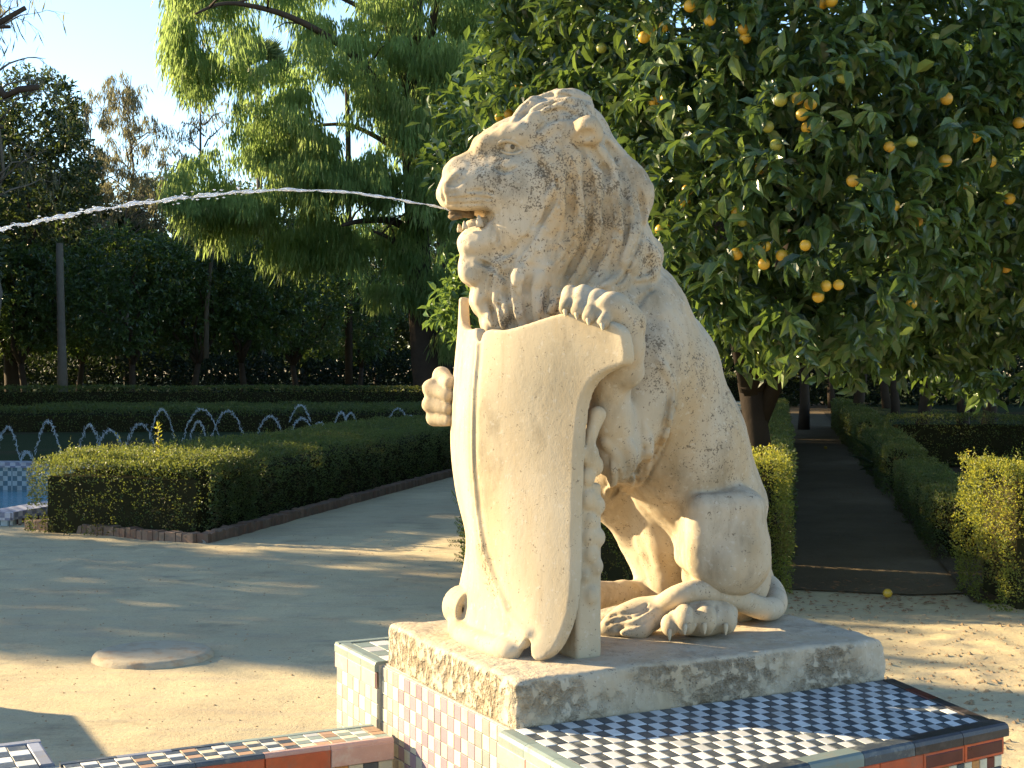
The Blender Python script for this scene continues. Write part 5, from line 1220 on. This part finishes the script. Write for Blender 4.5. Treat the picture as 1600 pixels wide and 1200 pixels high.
FRU = [(1000+x/2.4, y/2.4, r) for x, y, r in FR]+[(780, 183, 1), (795, 178, .5), (853, 118, 1), (812, 132, 1), (870, 122, .2), (966, 135, .9), (940, 75, .2), (1030, 155, .5)]
BKL = [(2.0, 10.6, 3.6, 1.9), (1.35, 10.8, 3.8, 1.2), (3.2, 10.4, 3.6, 1.6), (4.0, 11.8, 3.4, 1.7), (2.2, 12.2, 3.8, 1.9), (1.6, 12.3, 4.0, 1.3), (2.3, 10.2, 5.0, 1.3)]
tb = Vector((1.95, 10.65, 0))
LIMB = [([tb+Vector((0, 0, -.1)), tb+Vector((-.03, 0, .5)), tb+Vector((-.10, -.05, 1.0)), tb+Vector((-.18, -.1, 1.45))], .105, .09),
        ([tb+Vector((-.15, -.08, 1.3)), sight(1150, 500, 10.4), sight(1100, 455, 10.2), sight(1040, 425, 10.0), sight(960, 330, 9.8), sight(900, 200, 9.6)], .085, .03),
        ([tb+Vector((-.17, -.1, 1.4)), sight(1205, 470, 10.4), sight(1240, 380, 10.0), sight(1270, 250, 9.6), sight(1290, 100, 9.4)], .10, .03),
        ([tb+Vector((-.12, -.05, 1.1)), sight(1240, 530, 10.5), sight(1330, 450, 10.2), sight(1440, 380, 9.8), sight(1540, 250, 9.5)], .075, .025),
        ([tb+Vector((-.17, -.1, 1.4)), sight(1130, 430, 11), sight(1110, 250, 11.2), sight(1090, 50, 11.4)], .08, .03)]
big_orange('orange_tree', 'big orange tree full of fruit spreading its dark glossy crown behind the lion', LB, tb, 51, FRU, BKL, limbs=LIMB)

# young citrus behind the lion, only its sprays show beside the shield
SH = [(705, 480, 9.9, .13), (695, 505, 9.7, .10), (735, 470, 9.9, .2), (760, 500, 9.9, .25), (720, 440, 10.0, .14)]
b2 = Vector((-.30, 9.95, 0)); rngs = np.random.default_rng(5)
rt = empty('young_citrus', tuple(b2), 0, 'young citrus with bright fresh leaves peeking out left of the shield top', 'tree'); bpy.context.view_layer.update()
me, _ = crown_mesh('crown', [(*sight(*q_[:3]), q_[3]) for q_ in SH], 55, 8, .085, .042, rngs, full=True, tint0=.85, twig=.12); o = add_obj('crown', me, leaf_mat('fresh_citrus_leaf', [(0, (.035, .07, .018)), (1, (.10, .17, .04))], .35, .35, (.3, .42, .07))); o['kind'] = 'stuff'; keep(o, rt)
mb = MB(); mb.tube([b2, sight(755, 700, 9.9), sight(750, 560, 9.9), sight(730, 490, 9.9)], [.02, .018, .014, .006], 7); mb.build('trunk', M_BARK, rt)
# feathery sprigs low beside the shield
mb = MB(); rt = empty('yew_sprig', tuple(sight(722, 900, 9.3)), 0, 'small feathery evergreen shoots leaning out left of the shield foot', 'plant'); bpy.context.view_layer.update()
P_, D_ = [], []
for (x0, y0, x1, y1) in ((730, 800, 707, 772), (732, 850, 702, 848), (732, 835, 716, 828), (735, 830, 712, 812), (736, 880, 712, 870)):
    a_, b_ = sight(x0, y0, 9.3), sight(x1, y1, 9.25); mb.tube([a_, a_.lerp(b_, .5)+Vector((0, 0, .01)), b_], [.004, .003, .001], 5)
    for i in range(26):
        t_ = i/25; p_ = a_.lerp(b_, t_); s_ = 1 if i % 2 else -1; P_.append(p_); D_.append(((b_-a_).normalized()*.6+Vector((0, 0, 1))*s_).normalized())
mb.tube([sight(736, 905, 9.3), sight(736, 850, 9.3), sight(733, 790, 9.3)], [.008, .006, .004], 6); mb.build('stem', M_BARK, rt)
P_, D_ = np.array(P_), np.array(D_); me = leaf_mesh('needles', P_, D_, unit(len(P_), rngs), .035, .007, rngs.random(len(P_))*.5+.3); o = add_obj('needles', me, M_HEDGE); o['kind'] = 'stuff'; keep(o, rt)

# ------------------------------------------------------------------ drooping cypress
def drape(name, cl, rng, n_strip=26, seg=3, L=1.0, W_=.05, R=.5, tint0=.45, sun_bias=None):
    """hanging strands under each (x, y, z, size)"""
    cl = np.array(cl); k = len(cl); C = np.repeat(cl, n_strip, 0); m = len(C); off = unit(m, rng)*np.array([1, 1, .35])*(R*rng.random(m)**.5)[:, None]*C[:, 3:4]
    ln = L*rng.uniform(.45, 1.2, m)*C[:, 3]; P0 = C[:, :3]+off; sway = rng.normal(0, .10, (m, 3)); sway[:, 2] = 0; out = norm(off*np.array([1, 1, 0])+1e-6)*.22
    Ps, Ds, Ls, Ts = [], [], [], []; tb_ = np.clip(rng.normal(tint0, .15, k), 0, 1).repeat(n_strip)+rng.normal(0, .12, m)
    for s_ in range(seg):
        d = norm(np.array([0, 0, -1.])+sway*(1+s_)+out*(1-s_*.45)); l_ = ln/seg; Ps.append(P0.copy()); Ds.append(d); Ls.append(l_*1.12); Ts.append(np.clip(tb_+.08*s_, 0, 1)); P0 = P0+d*l_[:, None]
    P = np.concatenate(Ps); D = np.concatenate(Ds); Lc = np.concatenate(Ls); n_ = norm(unit(len(P), rng)*np.array([1, 1, .2]))
    return leaf_mesh(name, P, D, n_, Lc, W_*rng.uniform(.6, 1.3, len(P)), np.concatenate(Ts), .1)
rc = np.random.default_rng(77); rcy = random.Random(77); YC = 44
cy = empty('cypress_tree', at(665, YC), 0, 'huge cypress with drooping feathery yellow-green foliage filling the top centre', 'tree'); bpy.context.view_layer.update()
LC = [([(672, 640, 0), (664, 560, 0), (656, 450, 0), (650, 350, .3), (644, 250, .2), (640, 160, 0), (646, 60, 0), (655, -60, 0), (650, -220, 0)], .50, .14),
      ([(644, 190, .2), (628, 110, .6), (606, 40, 1), (585, -20, 1.4), (560, -120, 2)], .19, .08),
      ([(650, 260, -.3), (664, 150, -.8), (672, 60, -1), (690, -30, -1.6), (720, -140, -2)], .20, .08),
      ([(640, 230, .4), (600, 150, -.5), (562, 96, -1.4), (520, 62, -2.4), (455, 27, -3.5), (392, 9, -4), (345, 6, -4.6), (305, 22, -5)], .17, .03),
      ([(652, 380, 0), (628, 352, -.5), (600, 344, -1.4), (560, 346, -2.2), (535, 352, -3)], .16, .05), ([(655, 430, .2), (632, 395, -.8), (608, 372, -1.6), (585, 362, -2.4)], .12, .04),
      ([(640, 250, .5), (590, 215, 1), (540, 195, 1.6), (480, 200, 2.2), (430, 225, 3)], .10, .03), ([(648, 300, -.5), (690, 230, -1.4), (740, 180, -2), (800, 150, -2.6)], .11, .03),
      ([(642, 180, .2), (700, 110, .8), (760, 60, 1.2), (830, 30, 1.8)], .12, .03), ([(646, 60, 0), (560, 10, .8), (470, -30, 1.4), (380, -50, 2)], .10, .03)]
mb = MB(); tips = []
for pts, r0, r1 in LC:
    w_ = smooth_curve([tuple(sight(x, y, YC+d)) for x, y, d in pts], len(pts)*3); mb.tube([Vector(p_) for p_ in w_], rad_line(r0, r1, len(w_)), 9); tips.append(w_)
# secondary boughs
for w_ in tips[3:]:
    for i in range(3, len(w_), 3):
        p_ = Vector(w_[i]); e = p_+Vector((rcy.uniform(-1.4, 1.4), rcy.uniform(-1.2, 1.2), rcy.uniform(.1, .9))); mb.tube(limb_path(p_, e, rcy, .1, 4, .08), rad_line(.04, .012, 4), 5)
mb.build('trunk', M_BARK, cy)
CL = []
def region(poly, n, y0, y1, s0, s1):
    xs_ = [q_[0] for q_ in poly]; ys_ = [q_[1] for q_ in poly]; V_ = [Vector((a, b, 0)) for a, b in poly]; c_ = 0
    while c_ < n:
        x, y = rcy.uniform(min(xs_), max(xs_)), rcy.uniform(min(ys_), max(ys_))
        if inside(V_, np.array([x]), np.array([y]))[0]:
            if fbm(np.array([x*.022]), np.array([y*.022]), np.array([3.]), 3, 4)[0] < .40: continue
            p_ = sight(x, y, YC+rcy.uniform(y0, y1)); CL.append((p_.x, p_.y, p_.z, rcy.uniform(s0, s1))); c_ += 1
region([(268, -60), (345, -60), (330, 60), (318, 150), (275, 120), (262, 60)], 130, -3, 0, .6, 1.0)
region([(330, -80), (860, -80), (860, 160), (760, 180), (600, 110), (520, 60), (420, 70), (340, 60)], 520, -3, 3, .5, 1.0)
region([(520, 90), (620, 130), (780, 130), (770, 250), (740, 330), (640, 330), (560, 300), (470, 300), (440, 190), (500, 180)], 520, -3.5, 2, .5, 1.0)
region([(400, 160), (470, 130), (520, 190), (500, 300), (400, 330), (280, 330), (262, 270), (330, 230), (380, 250)], 300, -2.5, 2, .5, .95)
region([(262, 290), (440, 320), (560, 300), (560, 400), (470, 420), (380, 380), (290, 350)], 170, -2, 2, .5, 1.0)
region([(560, 360), (700, 330), (740, 420), (710, 560), (660, 470), (590, 480)], 160, -2, 2, .5, 1.0)
region([(262, -50), (330, -60), (345, 120), (300, 150), (262, 90)], 60, -2, 1, .45, .8)
region([(330, 30), (780, 60), (780, 330), (262, 330), (262, 265), (360, 190)], 330, -4.5, 3, .45, .9)
me = drape('drooping_foliage', CL, rc, 38, 2, .80, .046, .55, .58); o = add_obj('drooping_foliage', me, M_CYP); o['kind'] = 'stuff'; keep(o, cy)
# second, darker cypress behind and to the right
cy2 = empty('cypress_tree', at(800, 58), 0, 'darker cypress behind the first, its strands hanging beside the lion mane', 'tree'); bpy.context.view_layer.update()
mb = MB(); mb.tube([sight(690, 640, 57), sight(690, 450, 57), sight(705, 250, 57), (sight(720, 0, 57)), sight(730, -150, 57)], [.4, .36, .3, .22, .14], 9)
mb.tube([sight(545, 600, 58), sight(545, 400, 58), sight(544, 220, 58), sight(540, 60, 58)], [.16, .14, .11, .08], 8); mb.build('trunk', M_BARK, cy2)
CL2 = CL; CL = []; YC = 58
region([(640, -60), (900, -60), (900, 200), (760, 260), (740, 420), (640, 420), (560, 200)], 120, -3, 3, 1.0, 1.5); region([(430, -60), (640, -60), (600, 420), (430, 420)], 70, -3, 3, .9, 1.3)
me = drape('drooping_foliage', CL, rc, 34, 3, 1.1, .085, .55, .28); o = add_obj('drooping_foliage', me, M_CYP); o['kind'] = 'stuff'; keep(o, cy2)

# ------------------------------------------------------------------ thin bare trees, palm, boughs at the upper left
def twiggy(name, label, base, top, seed, spread, nb=16, mat=None, leaves=900, hang=.5, tr=.10):
    rr = random.Random(seed); rng = np.random.default_rng(seed); root = empty(name, tuple(base), 0, label, 'tree'); bpy.context.view_layer.update(); mb = MB(); H = (top-base).length; pts = limb_path(base, top, rr, .03, 7); mb.tube(pts, rad_line(tr, tr*.15, 7), 7); LP = []
    for i in range(nb):
        t_ = .42+.55*i/nb; p_ = Vector(base).lerp(top, t_); a = rr.uniform(0, 6.28); l_ = spread*(1.15-t_)*rr.uniform(.8, 1.4); e = p_+Vector((math.cos(a)*l_, math.sin(a)*l_, l_*rr.uniform(.2, .7))); bp = limb_path(p_, e, rr, .08, 6, .12); mb.tube(bp, rad_line(tr*.35, tr*.06, 6), 5)
        for j in range(5):
            q_ = bp[rr.randrange(2, 6)]; e2 = q_+Vector((rr.uniform(-.5, .5), rr.uniform(-.4, .4), rr.uniform(-.35, .5)))*spread*.55; b3 = limb_path(q_, e2, rr, .12, 5, .1); mb.tube(b3, rad_line(tr*.12, tr*.04, 5), 4)
            for k in range(3):
                e3 = b3[-1]+Vector((rr.uniform(-.3, .3), rr.uniform(-.3, .3), rr.uniform(-.6, .1)))*spread*.4; mb.tube([b3[rr.randrange(2, 5)], b3[-1].lerp(e3, .5)+Vector((0, 0, .04)), e3], [tr*.05, tr*.04, tr*.03], 3); LP += [e3.lerp(b3[-1], rr.random()) for _ in range(max(1, leaves//(nb*15)))]
    mb.build('trunk', M_BARKG, root)
    if LP:
        P = np.array([tuple(p_) for p_ in LP])+rng.normal(0, .08, (len(LP), 3)); D = norm(unit(len(P), rng)*.5+np.array([0, 0, -1])); me = leaf_mesh('sparse_leaves', P, D, unit(len(P), rng), hang*rng.uniform(.5, 1.2, len(P)), .05, rng.random(len(P))); o = add_obj('sparse_leaves', me, M_BARE); o['kind'] = 'stuff'; keep(o, root)
    return root
twiggy('bare_tree', 'thin tree with pale drooping twigs against the sky, right of the broad dark tree', sight(195, 560, 62), sight(205, 118, 62), 3, 3.0, 22, leaves=4200, hang=.45)
twiggy('bare_tree', 'thin leaning tree with pale twigs just beside the broad dark crown', sight(185, 560, 60), sight(125, 140, 60), 4, 2.4, 16, leaves=3200, hang=.4)
twiggy('bare_tree', 'leafless tree reaching up at the top left corner of the view', sight(-12, 560, 40), sight(2, -40, 40), 5, 2.4, 20, leaves=0)
twiggy('bare_tree', 'slim tree with a few leaves between the sky gap and the cypress', sight(322, 560, 50), sight(318, 60, 50), 8, 2.0, 16, leaves=1200, hang=.25)
rt = empty('cut_branch', tuple(sight(0, 40, 30)), 0, 'dark lopped bough with stubs poking in at the upper left corner', 'branch'); bpy.context.view_layer.update(); mb = MB()
for pts, r in (([(-40, 60), (5, 32), (40, 12)], .07), ([(-30, 35), (0, 42), (16, 42)], .05), ([(-20, 120), (8, 150), (30, 140), (60, 136)], .09), ([(-20, 190), (5, 200)], .05)):
    w_ = [sight(x, y, 30) for x, y in pts]; mb.tube(w_, rad_line(r, r*.75, len(w_)), 8)
mb.tube([sight(-90, 560, 30), sight(-75, 300, 30), sight(-30, 60, 30), sight(-20, -60, 30)], [.22, .2, .13, .1], 8)
mb.build('bough', M_BARK, rt)
# fan palm top
pm = empty('fan_palm', at(400, 66), 0, 'tall fan palm showing its crown through a gap beside the cypress', 'palm'); bpy.context.view_layer.update(); mb = MB(); top = sight(403, 108, 66)
mb.tube([Vector(at(410, 66)), sight(407, 400, 66), sight(404, 200, 66), top], [.20, .15, .14, .2], 8); mb.build('trunk', M_BARKG, pm); rr = random.Random(6)
M_PALM = leaf_mat('palm_leaf', [(0, (.06, .09, .03)), (1, (.16, .19, .07))], .4, .3, (.3, .4, .1)); P_, D_, N_ = [], [], []
for k in range(46):
    a = rr.uniform(0, 6.28); el = rr.uniform(-.5, 1.3); d = Vector((math.cos(a)*math.cos(el), math.sin(a)*math.cos(el), math.sin(el))); hub = top+d*rr.uniform(.5, 1.0); sdv = d.cross(Vector((0, 0, 1))).normalized(); sdv.rotate(Matrix.Rotation(rr.uniform(-1.3, 1.3), 3, d)); up = sdv.cross(d)
    for j in range(13):
        b_ = (j-6)/6*1.25; dd = (d*math.cos(b_)+sdv*math.sin(b_)-Vector((0, 0, .15))).normalized(); P_.append(tuple(hub)); D_.append(tuple(dd)); N_.append(tuple(up))
me = leaf_mesh('fronds', np.array(P_), np.array(D_), np.array(N_), .95, .15, np.random.default_rng(2).random(len(P_)), .3); o = add_obj('fronds', me, M_PALM); o['kind'] = 'stuff'; keep(o, pm)

# ------------------------------------------------------------------ dark undergrowth closing the view
rng = np.random.default_rng(9); n = 1500; X_ = rng.uniform(-55, 60, n); Y_ = rng.uniform(88, 112, n); lob = []
P = []; 
k = 60000; x = rng.uniform(-50, 55, k); y = rng.uniform(94, 104, k); top_ = 3.4+2.6*fbm(x*.25, y*.25, 0*x, 4, 7); z = rng.random(k)**.8*top_
P = np.stack([x, y, z], 1); D = norm(unit(k, rng)+np.array([0, -.3, .2])); N = norm(unit(k, rng)+np.array([0, -1, .3])); me = leaf_mesh('undergrowth', P, D, N, rng.uniform(.25, .5, k), .20, np.clip(rng.normal(.35, .2, k), 0, 1), .2)
o = add_obj('undergrowth', me, M_DEEP); tag(o, kind='stuff', label='dark undergrowth closing the view beyond the garden', cat='undergrowth')
k = 26000; x = rng.uniform(-34, 3, k); y = 62+rng.normal(0, .8, k); z = rng.random(k)*(1.7+.6*fbm(x*.5, y*0, 0*x, 3, 8)); P = np.stack([x, y, z], 1)
me = leaf_mesh('undergrowth', P, norm(unit(k, rng)), norm(unit(k, rng)+np.array([0, -1, .3])), rng.uniform(.12, .26, k), .10, np.clip(rng.normal(.3, .2, k), 0, 1), .2); o = add_obj('undergrowth', me, M_DEEP); tag(o, kind='stuff', label='dark shrubs in a band behind the mid-distance orange trees', cat='undergrowth')
k = 24000; x = rng.uniform(9, 36, k); y = 51+rng.normal(0, 1.2, k); z = rng.random(k)*(2.6+.9*fbm(x*.5, y*0, 0*x, 3, 8)); P = np.stack([x, y, z], 1)
me = leaf_mesh('undergrowth', P, norm(unit(k, rng)), norm(unit(k, rng)+np.array([0, -1, .3])), rng.uniform(.12, .28, k), .11, np.clip(rng.normal(.3, .2, k), 0, 1), .2); o = add_obj('undergrowth', me, M_DEEP); tag(o, kind='stuff', label='dark shrubs closing off the lawn in the right garden', cat='undergrowth')
print('big trees', round(time.time()-T0, 1))
# ------------------------------------------------------------------ water from the lion's mouth
t = NT('falling_water'); t.p.inputs['Transmission Weight'].default_value = .55; t.p.inputs['IOR'].default_value = 1.33
M_JET = t.done((.92, .95, 1.0), .08, None, .8)
M_DROP = NT('water_drops').done((.50, .58, .64), .3, None, .9)
def jet_point(px, py, s_): return PH(px, py, s_)
jp = [(706, 331), (690, 324.5), (650, 317), (600, 308), (540, 300.5), (470, 297), (400, 298.5), (340, 303), (280, 309.5), (220, 317), (160, 326), (110, 336), (60, 345), (10, 356), (-60, 374)]
# it leaves along the head's direction and comes slowly nearer
JC = smooth_curve([(x, y, 0) for x, y in jp], 520); rj = random.Random(12); mb = MB(); P3 = [PH(x, y, 0) for x, y, _ in JC]; segs = []; cur = []
gaps = []
for i, p_ in enumerate(P3):
    u = i/len(P3)
    w1 = math.sin(i*.55)*.0028*u**1.2; w2 = math.cos(i*.41+1)*.0030*u**1.3
    cur.append((p_+Vector((0, w2, w1)), i))
def strand(k_, amp, base, ph, f):
    cur = []
    for i, p_ in enumerate(P3):
        u = i/len(P3); x = JC[i][0]
        r = (.0023+.0024*u)*base*(.75+.45*math.sin(i*f+ph)+.25*math.sin(i*f*2.3+ph*2)); a = i*f*.8+ph
        broke = u > .5 and math.sin(i*.21+ph)+.6*math.sin(i*.083+ph*1.7) > 2.1-1.35*u
        if broke or r < .0004:
            if len(cur) > 4: yield cur
            cur = []; continue
        q_ = p_+Vector((0, math.cos(a), math.sin(a)))*amp*(.2+u)*.8; cur.append((q_, max(.0008, r)))
    if len(cur) > 4: yield cur
for (amp, base, ph, f) in ((.0032, 1.15, 0, .17), (.0040, .80, 2.1, .23), (.0050, .45, 4.0, .31), (.0100, .18, 5.0, .47)):
    for c_ in strand(0, amp, base, ph, f):
        n_ = len(c_); rads = [r*min(1, (j+1)/4, (n_-j)/4) for j, (_, r) in enumerate(c_)]; mb.tube([q_ for q_, _ in c_], rads, 6)
for k in range(90):
    i = int(len(P3)*(.45+.54*rj.random())); p_ = P3[i]+Vector((rj.uniform(-.01, .01), rj.uniform(-.02, .02), rj.uniform(-.016, .012))); r = rj.uniform(.0008, .0022)
    mb.tube([p_+Vector((-r*2.2, 0, 0)), p_+Vector((-r, 0, 0)), p_+Vector((r, 0, 0)), p_+Vector((r*2.4, 0, 0))], [r*.2, r, r, r*.2], 5)
o = mb.build('water_jet', M_JET); tag(o, 'twisting jet of water arching left from the mouth of the stone lion', 'water jet', kind='thing')
M_BRONZE = simple_mat('crusted_nozzle', (.16, .11, .06), .8, .3, .4, 60, .6, 120)
# stone-crusted nozzle in the mouth
mb = MB(); mb.tube([PH(740, 336, 0), PH(718, 333, 0), PH(706, 332, 0), PH(702, 331, 0)], [.010, .012, .011, .007], 10); mb.tube([PH(722, 338, .02), PH(706, 340, .012), PH(702, 338, 0)], [.006, .008, .005], 8); mb.build('nozzle', M_BRONZE, lion)

# ------------------------------------------------------------------ small fountain jets in the garden pool
def garden_jet(cx, ytop, w, ybase, Y, seed):
    rr = random.Random(seed); mb = MB(); c0 = sight(cx, ytop, Y); zt = c0.z; hw = w/2208*Y/2*1.0; zb = max(.08, sight(cx, ybase, Y).z); ang = rr.uniform(-.5, .5)
    n = int(70+hw*110); pts, rad = [], []
    for leg in (0, 1):
        for i in range(n):
            u = -1+2*i/(n-1); u = u if leg == 0 else -u
            x = c0.x+u*hw*math.cos(ang); y = Y+u*hw*math.sin(ang); z = zb+(zt-zb)*(1-u*u)
            if abs(u) > .97: jx = jz = 0
            else: jx, jz = rr.gauss(0, .014), rr.gauss(0, .015)*(1+abs(u))-.010*leg
            pts.append(Vector((x+jx, y+rr.gauss(0, .006), z+jz))); rad.append((.0052 if i % 3 == leg else .0022)*rr.uniform(.6, 1.1)*(Y/24))
    mb.tube(pts, rad, 5)
    return mb
JETS = [(12, 667, 34, 716, 20.5, 'arc of water drops at the very left edge above the pool rim'), (75, 658, 50, 712, 21, 'tall arc of drops second from the left above the pool'), (42, 706, 22, 722, 20.2, 'tiny low arc of drops just above the pool rim'), (140, 664, 40, 706, 22, 'arc of drops above the left part of the sunlit hedge top'),
        (172, 672, 46, 704, 21.6, 'lower arc of drops overlapping its left neighbour above the hedge'), (219, 662, 46, 700, 22, 'arc of drops left of the upright weed stem'), (253, 639, 38, 685, 26, 'distant arc of drops behind the upright weed stem'), (315, 639, 66, 692, 25.5, 'widest arc of drops in the middle of the row'),
        (310, 658, 30, 690, 24, 'narrow arc of drops inside the widest one'), (356, 642, 52, 684, 26.5, 'arc of drops right of the widest one'), (422, 650, 38, 676, 27, 'faint arc of drops over the grassy hedge top'), (472, 653, 34, 676, 28, 'small arc of drops near the middle of the hedge bed'),
        (469, 633, 34, 660, 31, 'faint far arc of drops above a nearer small one'), (500, 660, 30, 678, 28, 'low arc of drops touching its left neighbour'), (533, 644, 26, 670, 30, 'slim arc of drops left of the gap before the shield'), (548, 645, 22, 668, 31, 'slimmest far arc of drops'),
        (622, 638, 38, 668, 31, 'broad arc of drops left of the far paw'), (642, 650, 26, 670, 30, 'small arc of drops right beside the far paw of the lion')]
for i, (cx, yt, w, yb, Y, lb) in enumerate(JETS):
    mb = garden_jet(cx, yt, w, yb, Y, i); o = mb.build('fountain_jet', M_DROP); tag(o, lb, 'water jet', 'small arching fountain jets behind the hedge', 'thing')
# pale rim of the long pool between the jets and hedge
mb = MB(); a, b = sight(560, 676, 24.5), sight(700, 661, 27); mb.tube([Vector((a.x, a.y, a.z)), Vector((b.x, b.y, b.z))], .06, 4)
o = mb.build('pool_kerb', simple_mat('pale_kerb', (.42, .44, .44), .6, .3)); tag(o, 'pale narrow kerb of the long pool glimpsed behind the hedge', 'kerb')

# ------------------------------------------------------------------ fallen oranges, weeds, fence, post
for (px, py, ripe, lb) in ((1387, 928, 0, 'fallen orange lying in the shade at the mouth of the dark path'), (1290, 700, 0, 'small fallen orange further up the dark path')):
    Y = 2208*1.565/(py-565); o = add_obj('fallen_orange', FRUIT[0][0]); o.location = sight(px, py, Y); o.location.z = .040; tag(o, lb, 'orange')
# upright weed in the hedge
rt = empty('weed_stem', tuple(sight(248, 720, 13.3)), 0, 'single upright leafy weed rising from the sunlit hedge top', 'weed'); bpy.context.view_layer.update(); mb = MB(); a, b = sight(249, 725, 13.3), sight(247, 663, 13.3); mb.tube([a, b], [.006, .003], 5); mb.build('stem', M_BARKG, rt)
rg_ = np.random.default_rng(4); k = 60; tt = rg_.random(k); P = np.array([tuple(a.lerp(b, float(x))) for x in tt]); me = leaf_mesh('leaves', P, norm(unit(k, rg_)+np.array([0, 0, .6])), unit(k, rg_), .05, .018, rg_.random(k)*.4+.6); o = add_obj('leaves', me, M_HEDGEY); o['kind'] = 'stuff'; keep(o, rt)
# spiky plant beside the cross hedge
rt = empty('spiky_plant', tuple(sight(1375, 735, 18.5)), 0, 'dark spiky agave-like plant between the low hedges on the right', 'plant'); bpy.context.view_layer.update(); P_, D_ = [], []; rr = random.Random(3); c0 = Vector((4.95, 18.6, .1))
me0 = None
for k in range(22):
    a = rr.uniform(0, 6.28); el = rr.uniform(.2, 1.35); d = Vector((math.cos(a)*math.cos(el), math.sin(a)*math.cos(el), math.sin(el)))
    me = leaf_mesh('blade', np.array([tuple(c0)]), np.array([tuple(d)]), np.array([[0, 0, 1.]]), rr.uniform(.45, .75), .05, [.3], .25, True, .04); o = add_obj('blade', me, M_OAK); keep(o, rt)
# white picket fence and pale post far away
M_PALE = simple_mat('pale_paint', (.62, .58, .50), .7, .3)
fe = empty('picket_fence', tuple(sight(1262, 610, 66)), 0, 'small white picket fence glimpsed at the far end of the path', 'fence'); bpy.context.view_layer.update()
x0, x1 = sight(1215, 590, 66).x, sight(1290, 590, 66).x; n = 22; zt = sight(0, 583, 66).z
pick = MB(); pick.box(-.022, .022, -.012, .012, 0, zt)
me = bpy.data.meshes.new('slat'); me.from_pydata(pick.v, [], pick.f); me.materials.append(M_PALE)
for i in range(n):
    o = bpy.data.objects.new('slat', me); COL.objects.link(o); o.location = (x0+(x1-x0)*i/(n-1), 66, .05); keep(o, fe)
for z in (zt*.3, zt*.85): mb = MB(); mb.box(x0, x1, 66.02, 66.05, z-.03, z+.03); mb.build('rail', M_PALE, fe)
mb = MB(); mb.tube([sight(1316, 595, 60), sight(1309, 562, 60)], [.10, .09], 8); o = mb.build('pale_post', M_PALE); tag(o, 'pale leaning post beside the far fence, lit by the sun', 'post')
# pale slim trunk behind the far hedge at the left
mb = MB(); rt = empty('palm_tree', at(98, 44), 0, 'pale slim palm trunk among the dark orange trees at the left', 'palm'); bpy.context.view_layer.update(); mb.tube([Vector(at(98, 44)), sight(97, 560, 44), sight(95, 480, 44), sight(93, 380, 44)], [.20, .14, .12, .11], 9); mb.build('trunk', M_BARKG, rt)
# off-frame twin plinth: its shadow falls on the sand at the lower left
tw = empty('twin_plinth', (-4.6, 6.6, 0), 0, 'second tiled plinth of the fountain, standing left of the view', 'plinth'); bpy.context.view_layer.update()
HT = .735; c = Vector((-1.96, 6.37, 0))-Vector((.92, -.39, 0))*(HT/math.tan(SUN_EL)); mb = MB(); slab_poly(mb, [c, c-BX*1.5, c-BX*1.5-AX*1.2, c-AX*1.2], 0, HT); fix_normals(mb); mb.build('core', M_WHITE, tw)
print('detail', round(time.time()-T0, 1))
